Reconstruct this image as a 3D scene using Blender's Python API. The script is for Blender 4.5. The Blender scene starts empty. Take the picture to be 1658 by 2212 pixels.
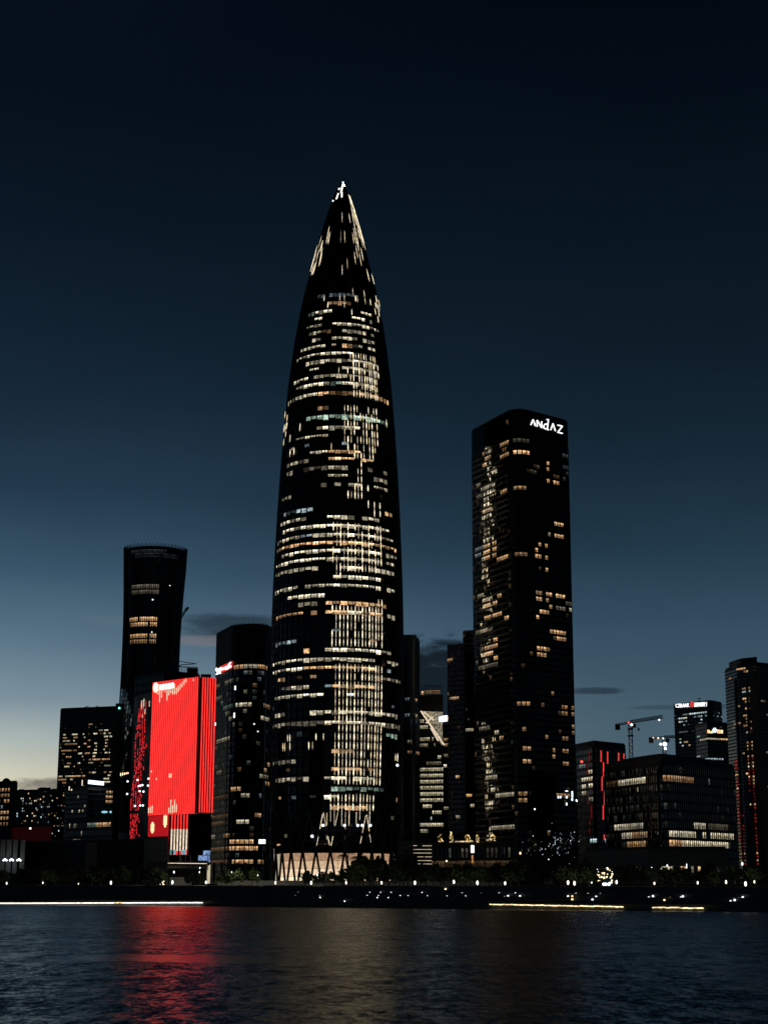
import bpy, bmesh, math, random
from mathutils import Vector, Matrix

# ------------------------------------------------------------------ camera, sky, exposure
SC = bpy.context.scene
COL = SC.collection
PW, PH, FPX = 1658.0, 2212.0, 3500.0
CAM_H, HORIZON, ROLL = 6.0, 1920.0, 0.003
PITCH = math.atan((HORIZON - PH / 2) / FPX)
FWD = Vector((0, math.cos(PITCH), math.sin(PITCH)))
UP = Vector((0, -math.sin(PITCH), math.cos(PITCH)))
RIGHT = Vector((1, 0, 0))
CR_, SR_ = math.cos(ROLL), math.sin(ROLL)
RC = RIGHT * CR_ + UP * SR_
UC = UP * CR_ - RIGHT * SR_
EYE = Vector((0, 0, CAM_H))

cam = bpy.data.cameras.new('camera')
cam.sensor_fit = 'VERTICAL'
cam.sensor_height = 24.0
cam.sensor_width = 18.0
cam.lens = 24.0 * FPX / PH
cam.clip_start, cam.clip_end = 0.5, 20000
camo = bpy.data.objects.new('camera', cam)
COL.objects.link(camo)
M = Matrix.Identity(4)
for i in range(3):
    M[i][0], M[i][1], M[i][2], M[i][3] = RC[i], UC[i], -FWD[i], EYE[i]
camo.matrix_world = M
SC.camera = camo

SC.view_settings.view_transform = 'Standard'
SC.view_settings.look = 'None'
SC.view_settings.exposure = 0
SC.view_settings.gamma = 1
SC.view_settings.use_curve_mapping = False
SC.cycles.max_bounces = 5
SC.cycles.diffuse_bounces = 2
SC.cycles.glossy_bounces = 3
SC.cycles.sample_clamp_indirect = 4.0


def ray(px, py):
    return FWD + RC * ((px - PW / 2) / FPX) + UC * ((PH / 2 - py) / FPX)


def P(px, py, Y):
    r = ray(px, py)
    return EYE + r * (Y / r.y)


def PZ(px, py, z):
    r = ray(px, py)
    return EYE + r * ((z - CAM_H) / r.z)


def proj(v):
    d = v - EYE
    k = FPX / d.dot(FWD)
    return PW / 2 + d.dot(RC) * k, PH / 2 - d.dot(UC) * k


def azel(px, py):
    r = ray(px, py).normalized()
    return math.atan2(r.x, r.y), math.asin(r.z)


def s2l(c):
    return tuple((v / 255 / 12.92) if v <= 10 else ((v / 255 + 0.055) / 1.055) ** 2.4 for v in c)


class NT:
    """a small node-tree writer"""
    def __init__(self, tree):
        self.t = tree
        self.n = tree.nodes
        self.l = tree.links

    def add(self, kind, **kw):
        nd = self.n.new(kind)
        for k, v in kw.items():
            setattr(nd, k, v)
        return nd

    def put(self, sock, v):
        if hasattr(v, 'is_output'):
            self.l.new(v, sock)
        elif isinstance(v, (tuple, list)) and len(v) == 3 and sock.type == 'RGBA':
            sock.default_value = (*v, 1)
        else:
            sock.default_value = v

    def math(self, op, a, b=None, c=None, clamp=False):
        nd = self.add('ShaderNodeMath', operation=op, use_clamp=clamp)
        for i, v in enumerate((a, b, c)):
            if v is not None:
                self.put(nd.inputs[i], v)
        return nd.outputs[0]

    def vmath(self, op, a, b=None):
        nd = self.add('ShaderNodeVectorMath', operation=op)
        self.put(nd.inputs[0], a)
        if b is not None:
            if op == 'SCALE':
                self.put(nd.inputs['Scale'], b)
            else:
                self.put(nd.inputs[1], b)
        return nd.outputs['Value'] if op in ('LENGTH', 'DOT_PRODUCT') else nd.outputs[0]

    def rng(self, v, a, b, c=0.0, d=1.0, smooth=False):
        nd = self.add('ShaderNodeMapRange', interpolation_type='SMOOTHSTEP' if smooth else 'LINEAR')
        for k, x in zip(('Value', 'From Min', 'From Max', 'To Min', 'To Max'), (v, a, b, c, d)):
            self.put(nd.inputs[k], x)
        return nd.outputs[0]

    def mix(self, f, a, b, blend='MIX'):
        nd = self.add('ShaderNodeMix', data_type='RGBA', blend_type=blend)
        self.put(nd.inputs[0], f)
        self.put(nd.inputs[6], a)
        self.put(nd.inputs[7], b)
        return nd.outputs[2]

    def noise(self, vec, scale, detail=2.0, rough=0.5):
        nd = self.add('ShaderNodeTexNoise')
        if vec is not None:
            self.put(nd.inputs['Vector'], vec)
        nd.inputs['Scale'].default_value = scale
        nd.inputs['Detail'].default_value = detail
        nd.inputs['Roughness'].default_value = rough
        return nd

    def ramp(self, f, stops):
        nd = self.add('ShaderNodeValToRGB')
        self.put(nd.inputs[0], f)
        el = nd.color_ramp.elements
        while len(el) < len(stops):
            el.new(0.5)
        for e, (p, c) in zip(el, stops):
            e.position = p
            e.color = (*s2l(c), 1)
        return nd.outputs[0]


world = bpy.data.worlds.new('World')
SC.world = world
world.use_nodes = True
W = NT(world.node_tree)
W.n.clear()
gen = W.add('ShaderNodeTexCoord').outputs['Generated']
sep = W.add('ShaderNodeSeparateXYZ')
W.put(sep.inputs[0], W.vmath('NORMALIZE', gen))
el_ = W.math('ARCSINE', sep.outputs[2])
az_ = W.math('ARCTAN2', sep.outputs[0], sep.outputs[1])
elp = W.math('DIVIDE', el_, math.radians(60), clamp=True)


def ep(y):
    return azel(829, y)[1] / math.radians(60)


# twilight after sunset: (elevation, colour) away from and towards the afterglow
far_sky = W.ramp(elp, [(0.0, (84, 102, 112)), (ep(1700), (80, 100, 111)), (ep(1520), (67, 90, 105)), (ep(1380), (55, 80, 98)),
                       (ep(1200), (35, 58, 74)), (ep(1000), (23, 41, 55)), (ep(800), (15, 30, 42)), (ep(500), (9, 21, 31)),
                       (ep(200), (4, 13, 23)), (ep(0), (2, 9, 17)), (1.0, (1, 5, 11))])
glow_sky = W.ramp(elp, [(0.0, (240, 222, 178)), (ep(1760), (234, 221, 184)), (ep(1690), (214, 210, 187)), (ep(1610), (178, 189, 185)),
                        (ep(1520), (130, 151, 163)), (ep(1400), (92, 119, 137)), (ep(1250), (57, 84, 104)), (ep(1080), (35, 57, 75)),
                        (ep(850), (21, 38, 53)), (ep(500), (12, 25, 38)), (ep(200), (6, 16, 28)), (1.0, (1, 4, 12))])
AZ0 = math.radians(-20)
daz = W.math('ABSOLUTE', W.math('SUBTRACT', az_, AZ0))
gf = W.math('POWER', W.rng(daz, math.radians(3), math.radians(29), 1, 0, True), 1.0)
sky = W.mix(gf, far_sky, glow_sky)
# the eastern half of the sky, behind the viewer, is darker
dim = W.rng(daz, math.radians(42), math.radians(115), 1.0, 0.4, True)
sky = W.mix(1.0, sky, dim, 'MULTIPLY')
# a few dark clouds low over the town
comb = W.add('ShaderNodeCombineXYZ')
W.put(comb.inputs[0], W.math('MULTIPLY', az_, 26.0))
W.put(comb.inputs[1], W.math('MULTIPLY', el_, 70.0))
cn = W.noise(comb.outputs[0], 1.0, 6.0, 0.68).outputs[0]
cn = W.math('SUBTRACT', cn, 0.5)
for (x0, x1, y0, y1, colr, amt, edge) in (
        (385, 660, 1326, 1390, (27, 39, 48), 0.7, 0.95),
        (350, 520, 1372, 1396, (118, 116, 122), 0.6, 0.95),
        (800, 1090, 1375, 1640, (13, 22, 30), 0.95, 0.6),
        (1200, 1350, 1484, 1500, (40, 55, 66), 0.85, 0.8),
        (1380, 1620, 1521, 1533, (50, 68, 80), 0.75, 0.8),
        (1560, 1720, 1570, 1580, (50, 66, 78), 0.7, 0.8),
        (30, 290, 1680, 1716, (96, 92, 88), 0.85, 0.95),
        (180, 300, 1330, 1352, (92, 108, 122), 0.35, 0.9)):
    a0, e0 = azel((x0 + x1) / 2, (y0 + y1) / 2)
    wa = (x1 - x0) / 2 / FPX * 1.05
    we = (y1 - y0) / 2 / FPX
    u = W.math('POWER', W.math('ABSOLUTE', W.math('DIVIDE', W.math('SUBTRACT', az_, a0), wa)), 2.0)
    v = W.math('POWER', W.math('ABSOLUTE', W.math('DIVIDE', W.math('SUBTRACT', el_, e0), we)), 2.0)
    d = W.math('SUBTRACT', W.math('ADD', u, v), W.math('MULTIPLY', cn, 3.4))
    m = W.rng(d, 1.0 + edge * 0.5, 1.0 - edge, 0, amt, True)
    sky = W.mix(m, sky, s2l(colr))
hz = W.noise(W.vmath('MULTIPLY', gen, (2.0, 2.0, 7.0)), 1.6, 4.0, 0.6).outputs[0]
sky = W.mix(1.0, sky, W.rng(hz, 0.3, 0.7, 0.9, 1.1), 'MULTIPLY')
bg = W.add('ShaderNodeBackground')
W.put(bg.inputs[0], sky)
bg.inputs[1].default_value = 1.0
W.put(W.add('ShaderNodeOutputWorld').inputs[0], bg.outputs[0])

# ------------------------------------------------------------------ materials
def new_mat(name):
    m = bpy.data.materials.new(name)
    m.use_nodes = True
    t = NT(m.node_tree)
    t.n.clear()
    out = t.add('ShaderNodeOutputMaterial')
    return m, t, out


def pbr(name, col, rough=0.5, metal=0.0, spec=0.5, var=0.25, vscale=0.4, wave=0.0, wscale=(0.5, 0.5, 0.12)):
    """principled surface with world-space grime; wave tilts the normal as uneven glazing does"""
    m, t, out = new_mat(name)
    b = t.add('ShaderNodeBsdfPrincipled')
    pos = t.add('ShaderNodeNewGeometry')
    nz = t.noise(pos.outputs['Position'], vscale, 4.0, 0.6)
    f = t.rng(nz.outputs[0], 0.25, 0.75, 1 - var, 1 + var)
    t.put(b.inputs['Base Color'], t.mix(1.0, col, f, 'MULTIPLY'))
    t.put(b.inputs['Roughness'], t.math('MULTIPLY', f, rough, clamp=True))
    b.inputs['Metallic'].default_value = metal
    b.inputs['Specular IOR Level'].default_value = spec
    if wave:
        p2 = t.vmath('MULTIPLY', pos.outputs['Position'], wscale)
        w = t.noise(p2, 1.0, 1.5, 0.5)
        off = t.vmath('SCALE', t.vmath('SUBTRACT', w.outputs['Color'], (0.5, 0.5, 0.5)), wave)
        t.put(b.inputs['Normal'], t.vmath('NORMALIZE', t.vmath('ADD', pos.outputs['Normal'], off)))
    t.put(out.inputs[0], b.outputs[0])
    return m


def glow(name, col, s, sampling='AUTO', flick=0.0):
    m, t, out = new_mat(name)
    e = t.add('ShaderNodeEmission')
    e.inputs[0].default_value = (*col, 1)
    if flick:
        pos = t.add('ShaderNodeNewGeometry')
        nz = t.noise(pos.outputs['Position'], 0.8, 3.0)
        t.put(e.inputs[1], t.rng(nz.outputs[0], 0.3, 0.7, s * (1 - flick), s * (1 + flick)))
    else:
        e.inputs[1].default_value = s
    t.put(out.inputs[0], e.outputs[0])
    m.cycles.emission_sampling = sampling
    return m


def window_mat(name, per_object):
    """a lit room behind glass: brightness and tint per window, uneven as rooms are"""
    m, t, out = new_mat(name)
    pos = t.add('ShaderNodeNewGeometry').outputs['Position']
    if per_object:
        oi = t.add('ShaderNodeObjectInfo')
        col = oi.outputs['Color']
        loc = t.add('ShaderNodeTexCoord').outputs['Object']
        sx = t.add('ShaderNodeSeparateXYZ')
        t.put(sx.inputs[0], loc)
        band = t.rng(sx.outputs[2], -0.1, 0.25, 0.5, 1.35, True)
    else:
        col = t.add('ShaderNodeAttribute', attribute_name='col').outputs['Color']
        band = 0.9
    p2 = t.vmath('MULTIPLY', pos, (0.9, 0.9, 0.75))
    nz = t.noise(p2, 1.0, 3.0, 0.7)
    f = t.math('MULTIPLY', t.rng(nz.outputs[0], 0.36, 0.62, 0.2, 1.4), band)
    e = t.add('ShaderNodeEmission')
    t.put(e.inputs[0], col)
    t.put(e.inputs[1], f)
    g = t.add('ShaderNodeBsdfGlossy')
    g.inputs['Roughness'].default_value = 0.06
    mx = t.add('ShaderNodeMixShader')
    mx.inputs[0].default_value = 0.05
    t.put(mx.inputs[1], e.outputs[0])
    t.put(mx.inputs[2], g.outputs[0])
    t.put(out.inputs[0], mx.outputs[0])
    m.cycles.emission_sampling = 'NONE'
    return m


LIT = window_mat('lit_window', True)
LITS = window_mat('lit_window_many', False)
GLASS = pbr('dark_glass', (0.004, 0.006, 0.012), 0.08, 0, 0.35, 0.3, 0.2, wave=0.03)
WAVY = pbr('uneven_glass', (0.003, 0.004, 0.006), 0.035, 0, 0.25, 0.3, 0.2, wave=0.065, wscale=(0.4, 0.4, 0.08))
WAVY2 = pbr('rippled_glass', (0.004, 0.005, 0.007), 0.03, 0, 0.7, 0.3, 0.2, wave=0.09, wscale=(0.5, 0.5, 0.14))
WALL = pbr('dark_cladding', (0.014, 0.016, 0.02), 0.55, 0, 0.25, 0.3, 0.1)
FRAME = pbr('dark_frame', (0.022, 0.024, 0.03), 0.45, 0.3, 0.3)
STEEL = pbr('dark_steel', (0.045, 0.045, 0.05), 0.4, 0.8, 0.4)
CONC = pbr('concrete', (0.22, 0.21, 0.2), 0.85, 0, 0.2, 0.3, 0.25)
PALE = pbr('pale_stone', (0.4, 0.4, 0.38), 0.8, 0, 0.2, 0.25, 0.3)
OLIVE = pbr('olive_panel', (0.16, 0.155, 0.13), 0.7, 0, 0.3, 0.2, 0.2)
BROWN = pbr('brown_cladding', (0.13, 0.1, 0.09), 0.7, 0, 0.3, 0.2, 0.3)
ROOF = pbr('roof', (0.05, 0.05, 0.055), 0.8)
GROUND = pbr('ground_earth', (0.06, 0.065, 0.05), 0.95, 0, 0.1, 0.4, 0.08)
PAVE = pbr('paving', (0.2, 0.19, 0.175), 0.85, 0, 0.2, 0.35, 0.3)
STEP = pbr('step_stone', (0.12, 0.12, 0.115), 0.85, 0, 0.2, 0.35, 0.4)
BARK = pbr('bark', (0.06, 0.045, 0.035), 0.95, 0, 0.1, 0.4, 2.0)
LEAF = pbr('leaf', (0.035, 0.06, 0.02), 0.7, 0, 0.3, 0.5, 0.6)
LEAF2 = pbr('leaf_light', (0.06, 0.1, 0.025), 0.7, 0, 0.3, 0.5, 0.6)
POST = pbr('post_metal', (0.08, 0.08, 0.085), 0.5, 0.6, 0.4)
LAMP = glow('lamp_glow', (1.0, 0.93, 0.8), 2.6, 'AUTO')
LAMPC = glow('cool_lamp_glow', (0.85, 0.95, 1.0), 2.6, 'AUTO')
DOT = glow('small_light', (0.92, 0.97, 1.0), 1.8, 'NONE')
COLDF = glow('cold_fairy', (.8, .9, 1.0), .9, 'NONE', .9)
DOTW = glow('small_warm_light', (1.0, 0.75, 0.42), 2.5, 'NONE')
STRIPW = glow('white_strip', (1.0, 0.95, 0.82), 2.2, 'AUTO', 0.3)
STRIPY = glow('warm_strip', (1.0, 0.78, 0.42), 1.6, 'AUTO', 0.6)
FINREFL = glow('fin_glint', (1.0, 0.83, 0.55), 1.45, 'NONE', 0.6)  # glow standing in for reflections on the steel fins
FINB = glow('added_unseen_fin_light', (1.0, 0.84, 0.55), 28.0, 'NONE', 0.5)  # unseen lights added for the hotel glass to mirror
COLREFL = glow('column_glint', (1.0, 0.82, 0.56), 1.05, 'NONE', 0.6)  # glow standing in for reflections on the foot columns
CROWN = glow('crown_light', (1.0, 0.96, 0.88), 3.5, 'NONE')
SIGNW = glow('sign_white', (0.97, 0.98, 1.0), 1.7, 'AUTO')
SIGNB = glow('sign_blue_white', (0.8, 0.93, 1.0), 2.4, 'AUTO')
SIGNR = glow('sign_red', (1.0, 0.05, 0.04), 0.85, 'AUTO')
SIGNY = glow('sign_yellow', (1.0, 0.86, 0.45), 1.6, 'AUTO')
TUBER = glow('red_tube', (1.0, 0.034, 0.03), 1.35, 'AUTO', 0.12)
TUBEW = glow('white_tube', (1.0, 0.8, 0.58), 0.95, 'AUTO', 0.3)
REDPAN = glow('red_panel', (1.0, 0.02, 0.03), 0.42, 'AUTO', 0.15)
REDLINE = glow('red_line', (1.0, 0.06, 0.06), 0.75, 'AUTO', 0.3)
REDDIM = glow('dim_red_facade', (1.0, 0.1, 0.12), 0.012, 'NONE', 0.2)
REDREFL = glow('red_reflection_glow', (1.0, 0.035, 0.045), 0.75, 'NONE', 0.6)  # glow that imitates red reflections in uneven glass
BACKR = pbr('red_backing', (0.03, 0.005, 0.006), 0.6, 0, 0.3)
GREENL = glow('green_light', (0.2, 1.0, 0.75), 2.0, 'NONE')
REDL = glow('red_light', (1.0, 0.08, 0.05), 2.0, 'NONE')

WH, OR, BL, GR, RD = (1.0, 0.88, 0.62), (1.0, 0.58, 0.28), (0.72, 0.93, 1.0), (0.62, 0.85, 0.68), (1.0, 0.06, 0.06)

# water: real wave slopes as tilted normals at three scales, calmer towards the far shore
WATER, t, out = new_mat('bay_water')
b = t.add('ShaderNodeBsdfPrincipled')
b.inputs['Base Color'].default_value = (0.004, 0.009, 0.012, 1)
b.inputs['Roughness'].default_value = 0.24
b.inputs['IOR'].default_value = 1.33
g = t.add('ShaderNodeNewGeometry')
pos = g.outputs['Position']
sp = t.add('ShaderNodeSeparateXYZ')
t.put(sp.inputs[0], pos)
n1 = t.noise(t.vmath('MULTIPLY', pos, (0.5, 0.22, 1)), 1.0, 2.0)
n2 = t.noise(t.vmath('MULTIPLY', pos, (1.7, 0.75, 1)), 1.0, 3.0, 0.6)
n3 = t.noise(t.vmath('MULTIPLY', pos, (6.5, 2.4, 1)), 1.0, 2.0)
big = t.noise(t.vmath('MULTIPLY', pos, (0.012, 0.03, 1)), 1.0, 3.0)


def cen(n, s):
    return t.vmath('SCALE', t.vmath('SUBTRACT', n.outputs['Color'], (0.5, 0.5, 0.5)), s)


slope = t.vmath('ADD', t.vmath('ADD', cen(n1, 0.2), cen(n2, 0.36)), cen(n3, 0.26))
yw = t.math('ADD', t.math('ADD', sp.outputs[1], t.math('MULTIPLY', sp.outputs[0], 0.25)), t.math('MULTIPLY', t.math('SUBTRACT', big.outputs[0], 0.5), 5.0))
band = t.math('MULTIPLY', t.rng(yw, 134, 137, 0, 1, True), t.rng(yw, 148, 154, 1, 0, True))
slick = t.math('MULTIPLY', t.rng(sp.outputs[0], -31, -25, 0, 1, True), t.rng(sp.outputs[0], -13, -9, 1, 0.12, True))
slick = t.math('ADD', slick, t.math('MULTIPLY', t.rng(sp.outputs[0], -33, -30, .7, 0, True), t.rng(sp.outputs[0], -60, -40, .4, 1, True)))
band = t.math('MULTIPLY', band, slick)
amp = t.math('MULTIPLY', t.rng(big.outputs[0], 0.3, 0.7, 0.8, 1.2), t.math('SUBTRACT', 1.0, t.math('MULTIPLY', band, 0.75)))
amp = t.math('MULTIPLY', amp, t.rng(sp.outputs[1], 60, 160, 1.0, 0.8))
slope = t.vmath('SCALE', slope, amp)
# short steep wavelets: the faces seen across the bay are those that lean towards this shore
sy = t.add('ShaderNodeSeparateXYZ')
t.put(sy.inputs[0], slope)
cb = t.add('ShaderNodeCombineXYZ')
t.put(cb.inputs[0], t.math('MULTIPLY', sy.outputs[0], 0.95))
t.put(cb.inputs[1], t.math('SUBTRACT', t.math('MULTIPLY', sy.outputs[1], 1.35), t.math('MULTIPLY', amp, 0.1)))
slope = cb.outputs[0]
t.put(b.inputs['Normal'], t.vmath('NORMALIZE', t.vmath('ADD', (0, 0, 1), slope)))
t.put(out.inputs[0], b.outputs[0])

# ------------------------------------------------------------------ mesh helpers
class MB:
    def __init__(self):
        self.v, self.f, self.mi, self.c = [], [], [], []

    def face(self, idx, mi=0, col=None):
        self.f.append(idx)
        self.mi.append(mi)
        self.c.append(col)

    def obox(self, c, ax, ay, az, mi=0, col=None):
        """box by centre and three half-axis vectors"""
        n = len(self.v)
        for k in (-1, 1):
            for j in (-1, 1):
                for i in (-1, 1):
                    self.v.append(c + ax * i + ay * j + az * k)
        for q in ((0, 1, 5, 4), (1, 3, 7, 5), (3, 2, 6, 7), (2, 0, 4, 6), (4, 5, 7, 6), (2, 3, 1, 0)):
            self.face([n + x for x in q], mi, col)
        return self

    def box(self, x0, x1, y0, y1, z0, z1, mi=0):
        return self.obox(Vector(((x0 + x1) / 2, (y0 + y1) / 2, (z0 + z1) / 2)), Vector(((x1 - x0) / 2, 0, 0)),
                         Vector((0, (y1 - y0) / 2, 0)), Vector((0, 0, (z1 - z0) / 2)), mi)

    def bar(self, a, b, w, mi=0, h=None):
        a, b = Vector(a), Vector(b)
        d = b - a
        if d.length < 1e-6:
            return self
        z = d.normalized()
        ref = Vector((0, 0, 1)) if abs(z.z) < 0.9 else Vector((0, 1, 0))
        x = z.cross(ref).normalized()
        y = z.cross(x)
        return self.obox((a + b) / 2, x * w / 2, y * (h or w) / 2, d / 2, mi)

    def prism(self, pts, z0, z1, mi=0, mtop=None, z1s=None):
        n = len(self.v)
        k = len(pts)
        for p in pts:
            self.v.append(Vector((p[0], p[1], z0)))
        for i, p in enumerate(pts):
            self.v.append(Vector((p[0], p[1], z1s[i] if z1s else z1)))
        for i in range(k):
            j = (i + 1) % k
            self.face([n + i, n + j, n + k + j, n + k + i], mi)
        self.face([n + k + i for i in range(k)], mi if mtop is None else mtop)
        self.face([n + k - 1 - i for i in range(k)], mi)
        return self

    def tube(self, pts, rad, seg=8, mi=0):
        n0 = len(self.v)
        pts = [Vector(p) for p in pts]
        for i, p in enumerate(pts):
            d = (pts[min(i + 1, len(pts) - 1)] - pts[max(i - 1, 0)]).normalized()
            ref = Vector((0, 1, 0)) if abs(d.y) < 0.9 else Vector((1, 0, 0))
            x = d.cross(ref).normalized()
            y = d.cross(x)
            r = rad[i] if isinstance(rad, (list, tuple)) else rad
            for s in range(seg):
                a = 2 * math.pi * s / seg
                self.v.append(p + x * math.cos(a) * r + y * math.sin(a) * r)
        for i in range(len(pts) - 1):
            for s in range(seg):
                s2 = (s + 1) % seg
                self.face([n0 + i * seg + s, n0 + i * seg + s2, n0 + (i + 1) * seg + s2, n0 + (i + 1) * seg + s], mi)
        self.face([n0 + s for s in range(seg)][::-1], mi)
        self.face([n0 + (len(pts) - 1) * seg + s for s in range(seg)], mi)
        return self

    def ball(self, c, rx, ry, rz, seg=8, rings=5, mi=0):
        n0 = len(self.v)
        c = Vector(c)
        for i in range(1, rings):
            ph = math.pi * i / rings
            for s in range(seg):
                a = 2 * math.pi * s / seg
                self.v.append(c + Vector((rx * math.sin(ph) * math.cos(a), ry * math.sin(ph) * math.sin(a), rz * math.cos(ph))))
        top = len(self.v)
        self.v.append(c + Vector((0, 0, rz)))
        self.v.append(c - Vector((0, 0, rz)))
        for s in range(seg):
            s2 = (s + 1) % seg
            self.face([top, n0 + s, n0 + s2], mi)
            self.face([top + 1, n0 + (rings - 2) * seg + s2, n0 + (rings - 2) * seg + s], mi)
            for i in range(rings - 2):
                self.face([n0 + i * seg + s, n0 + (i + 1) * seg + s, n0 + (i + 1) * seg + s2, n0 + i * seg + s2], mi)
        return self

    def mesh(self, name, mats, smooth=False):
        me = bpy.data.meshes.new(name)
        me.from_pydata([tuple(v) for v in self.v], [], self.f)
        for m in (mats if isinstance(mats, (list, tuple)) else [mats]):
            me.materials.append(m)
        if any(self.mi):
            me.polygons.foreach_set('material_index', self.mi)
        if any(c is not None for c in self.c):
            at = me.color_attributes.new('col', 'FLOAT_COLOR', 'CORNER')
            data = []
            for f, c in zip(self.f, self.c):
                data += list((*(c or (0, 0, 0)), 1.0)) * len(f)
            at.data.foreach_set('color', data)
        if smooth:
            me.polygons.foreach_set('use_smooth', [True] * len(me.polygons))
        me.update()
        return me


class Shift(MB):
    pass


def thing(name, label, cat, loc=(0, 0, 0), group=None, mesh=None):
    o = bpy.data.objects.new(name, mesh)
    COL.objects.link(o)
    o.location = loc
    o['label'] = label
    o['category'] = cat
    if group:
        o['group'] = group
    return o


def wloc(o):
    l = Vector(o.location)
    while o.parent:
        o = o.parent
        l = l + Vector(o.location)
    return l


def part(name, me, parent, mat=None, col=None, kind=None, label=None):
    """a child given in world coordinates"""
    o = bpy.data.objects.new(name, me)
    COL.objects.link(o)
    o.parent = parent
    o.matrix_basis = Matrix.Translation(-wloc(parent)) @ (mat if mat is not None else Matrix.Identity(4))
    if col is not None:
        o.color = (*col, 1)
    if kind:
        o['kind'] = kind
    if label:
        o['label'] = label
    return o


def struct(name, me, kind='structure'):
    o = bpy.data.objects.new(name, me)
    COL.objects.link(o)
    o['kind'] = kind
    return o


def axes(c, u, n, w, sx, sy, sz):
    m = Matrix.Identity(4)
    for i in range(3):
        m[i][0], m[i][1], m[i][2], m[i][3] = u[i] * sx, n[i] * sy, w[i] * sz, c[i]
    return m


X1, Y1, Z1 = Vector((1, 0, 0)), Vector((0, 1, 0)), Vector((0, 0, 1))


def unit_window(panes, bars=0):
    mb = MB()
    fw = 0.035
    for k in range(panes):
        x0, x1 = -0.5 + k / panes, -0.5 + (k + 1) / panes
        mb.obox(Vector(((x0 + x1) / 2, 0, 0)), X1 * ((x1 - x0) / 2 - fw), Y1 * 0.3, Z1 * 0.46, 0)
        if k:
            mb.obox(Vector((x0, 0, 0)), X1 * fw, Y1 * 0.5, Z1 * 0.5, 1)
    for s in (-1, 1):
        mb.obox(Vector((s * (0.5 - fw / 2), 0, 0)), X1 * fw / 2, Y1 * 0.5, Z1 * 0.5, 1)
        mb.obox(Vector((0, 0, s * 0.48)), X1 * (0.5 - fw), Y1 * 0.5, Z1 * 0.02, 1)
    for q in range(bars):
        mb.obox(Vector((0, 0, -0.16)), X1 * (0.5 - fw), Y1 * 0.45, Z1 * 0.022, 1)
    return mb.mesh('window_mesh', [LIT, FRAME])


WIN1, WIN2, WIN2B, WIN3 = unit_window(1), unit_window(2), unit_window(2, 1), unit_window(3)
SPINDLE = MB()
for (z, r) in ((-0.5, 0.05), (-0.3, 0.32), (0, 0.5), (0.3, 0.32), (0.5, 0.05)):
    for s in range(6):
        a = math.pi * s / 3
        SPINDLE.v.append(Vector((math.cos(a) * r, math.sin(a) * r, z)))
for i in range(4):
    for s in range(6):
        s2 = (s + 1) % 6
        SPINDLE.face([i * 6 + s, i * 6 + s2, (i + 1) * 6 + s2, (i + 1) * 6 + s])
SPINDLE_V, SPINDLE_F = SPINDLE.v, SPINDLE.f
SPM = SPINDLE.mesh('glint_bead', FINREFL, True)
UNITBOX = {}


def ubox(mat):
    if mat.name not in UNITBOX:
        UNITBOX[mat.name] = MB().obox(Vector((0, 0, 0)), X1 * .5, Y1 * .5, Z1 * .5).mesh('unit_' + mat.name, mat)
    return UNITBOX[mat.name]


class Path:
    """plan outline of a front, left to right as seen from the water"""
    def __init__(self, pts):
        self.p = [Vector((p[0], p[1])) for p in pts]
        self.s = [0.0]
        for a, b in zip(self.p, self.p[1:]):
            self.s.append(self.s[-1] + (b - a).length)
        self.L = self.s[-1]

    def at(self, s):
        s = min(max(s, 0), self.L)
        for i in range(len(self.p) - 1):
            if s <= self.s[i + 1] or i == len(self.p) - 2:
                a, b = self.p[i], self.p[i + 1]
                k = (s - self.s[i]) / max(1e-6, self.s[i + 1] - self.s[i])
                return a.lerp(b, k)

    def frame(self, s, w=0.5):
        a, b = self.at(s - w), self.at(s + w)
        u = (b - a).normalized()
        c = self.at(s)
        return Vector((c.x, c.y, 0)), Vector((u.x, u.y, 0)), Vector((u.y, -u.x, 0))

    def closed(self, D):
        a, b = self.p[0], self.p[-1]
        pts = [tuple(p) for p in self.p]
        if isinstance(D, (int, float)):
            # the sides run back into the block, drawn in a little
            m = (a + b) / 2
            da, db = a.normalized() * D, b.normalized() * D
            a2, b2 = a + da, b + db
            a2, b2 = a2.lerp(b2, .06), b2.lerp(a2, .06)
            pts += [(b2.x, b2.y), (a2.x, a2.y)]
        else:
            pts += [tuple(q) for q in D]
        return pts


def rounded(pts, rad, seg=6):
    out = [Vector(pts[0])]
    for a, b, c in zip(pts, pts[1:], pts[2:]):
        a, b, c = Vector(a), Vector(b), Vector(c)
        d1, d2 = (a - b).normalized(), (c - b).normalized()
        r = min(rad, (a - b).length * .49, (c - b).length * .49)
        p0, p2 = b + d1 * r, b + d2 * r
        for k in range(seg + 1):
            q = k / seg
            out.append((1 - q) ** 2 * p0 + 2 * q * (1 - q) * b + q * q * p2)
    out.append(Vector(pts[-1]))
    return [(v.x, v.y) for v in out]


def xy(px, Y, py=1750):
    v = P(px, py, Y)
    return (v.x, v.y)


def zat(px, py, Y):
    return P(px, py, Y).z


GZ = 8.0      # level of the town behind the promenade


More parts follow.
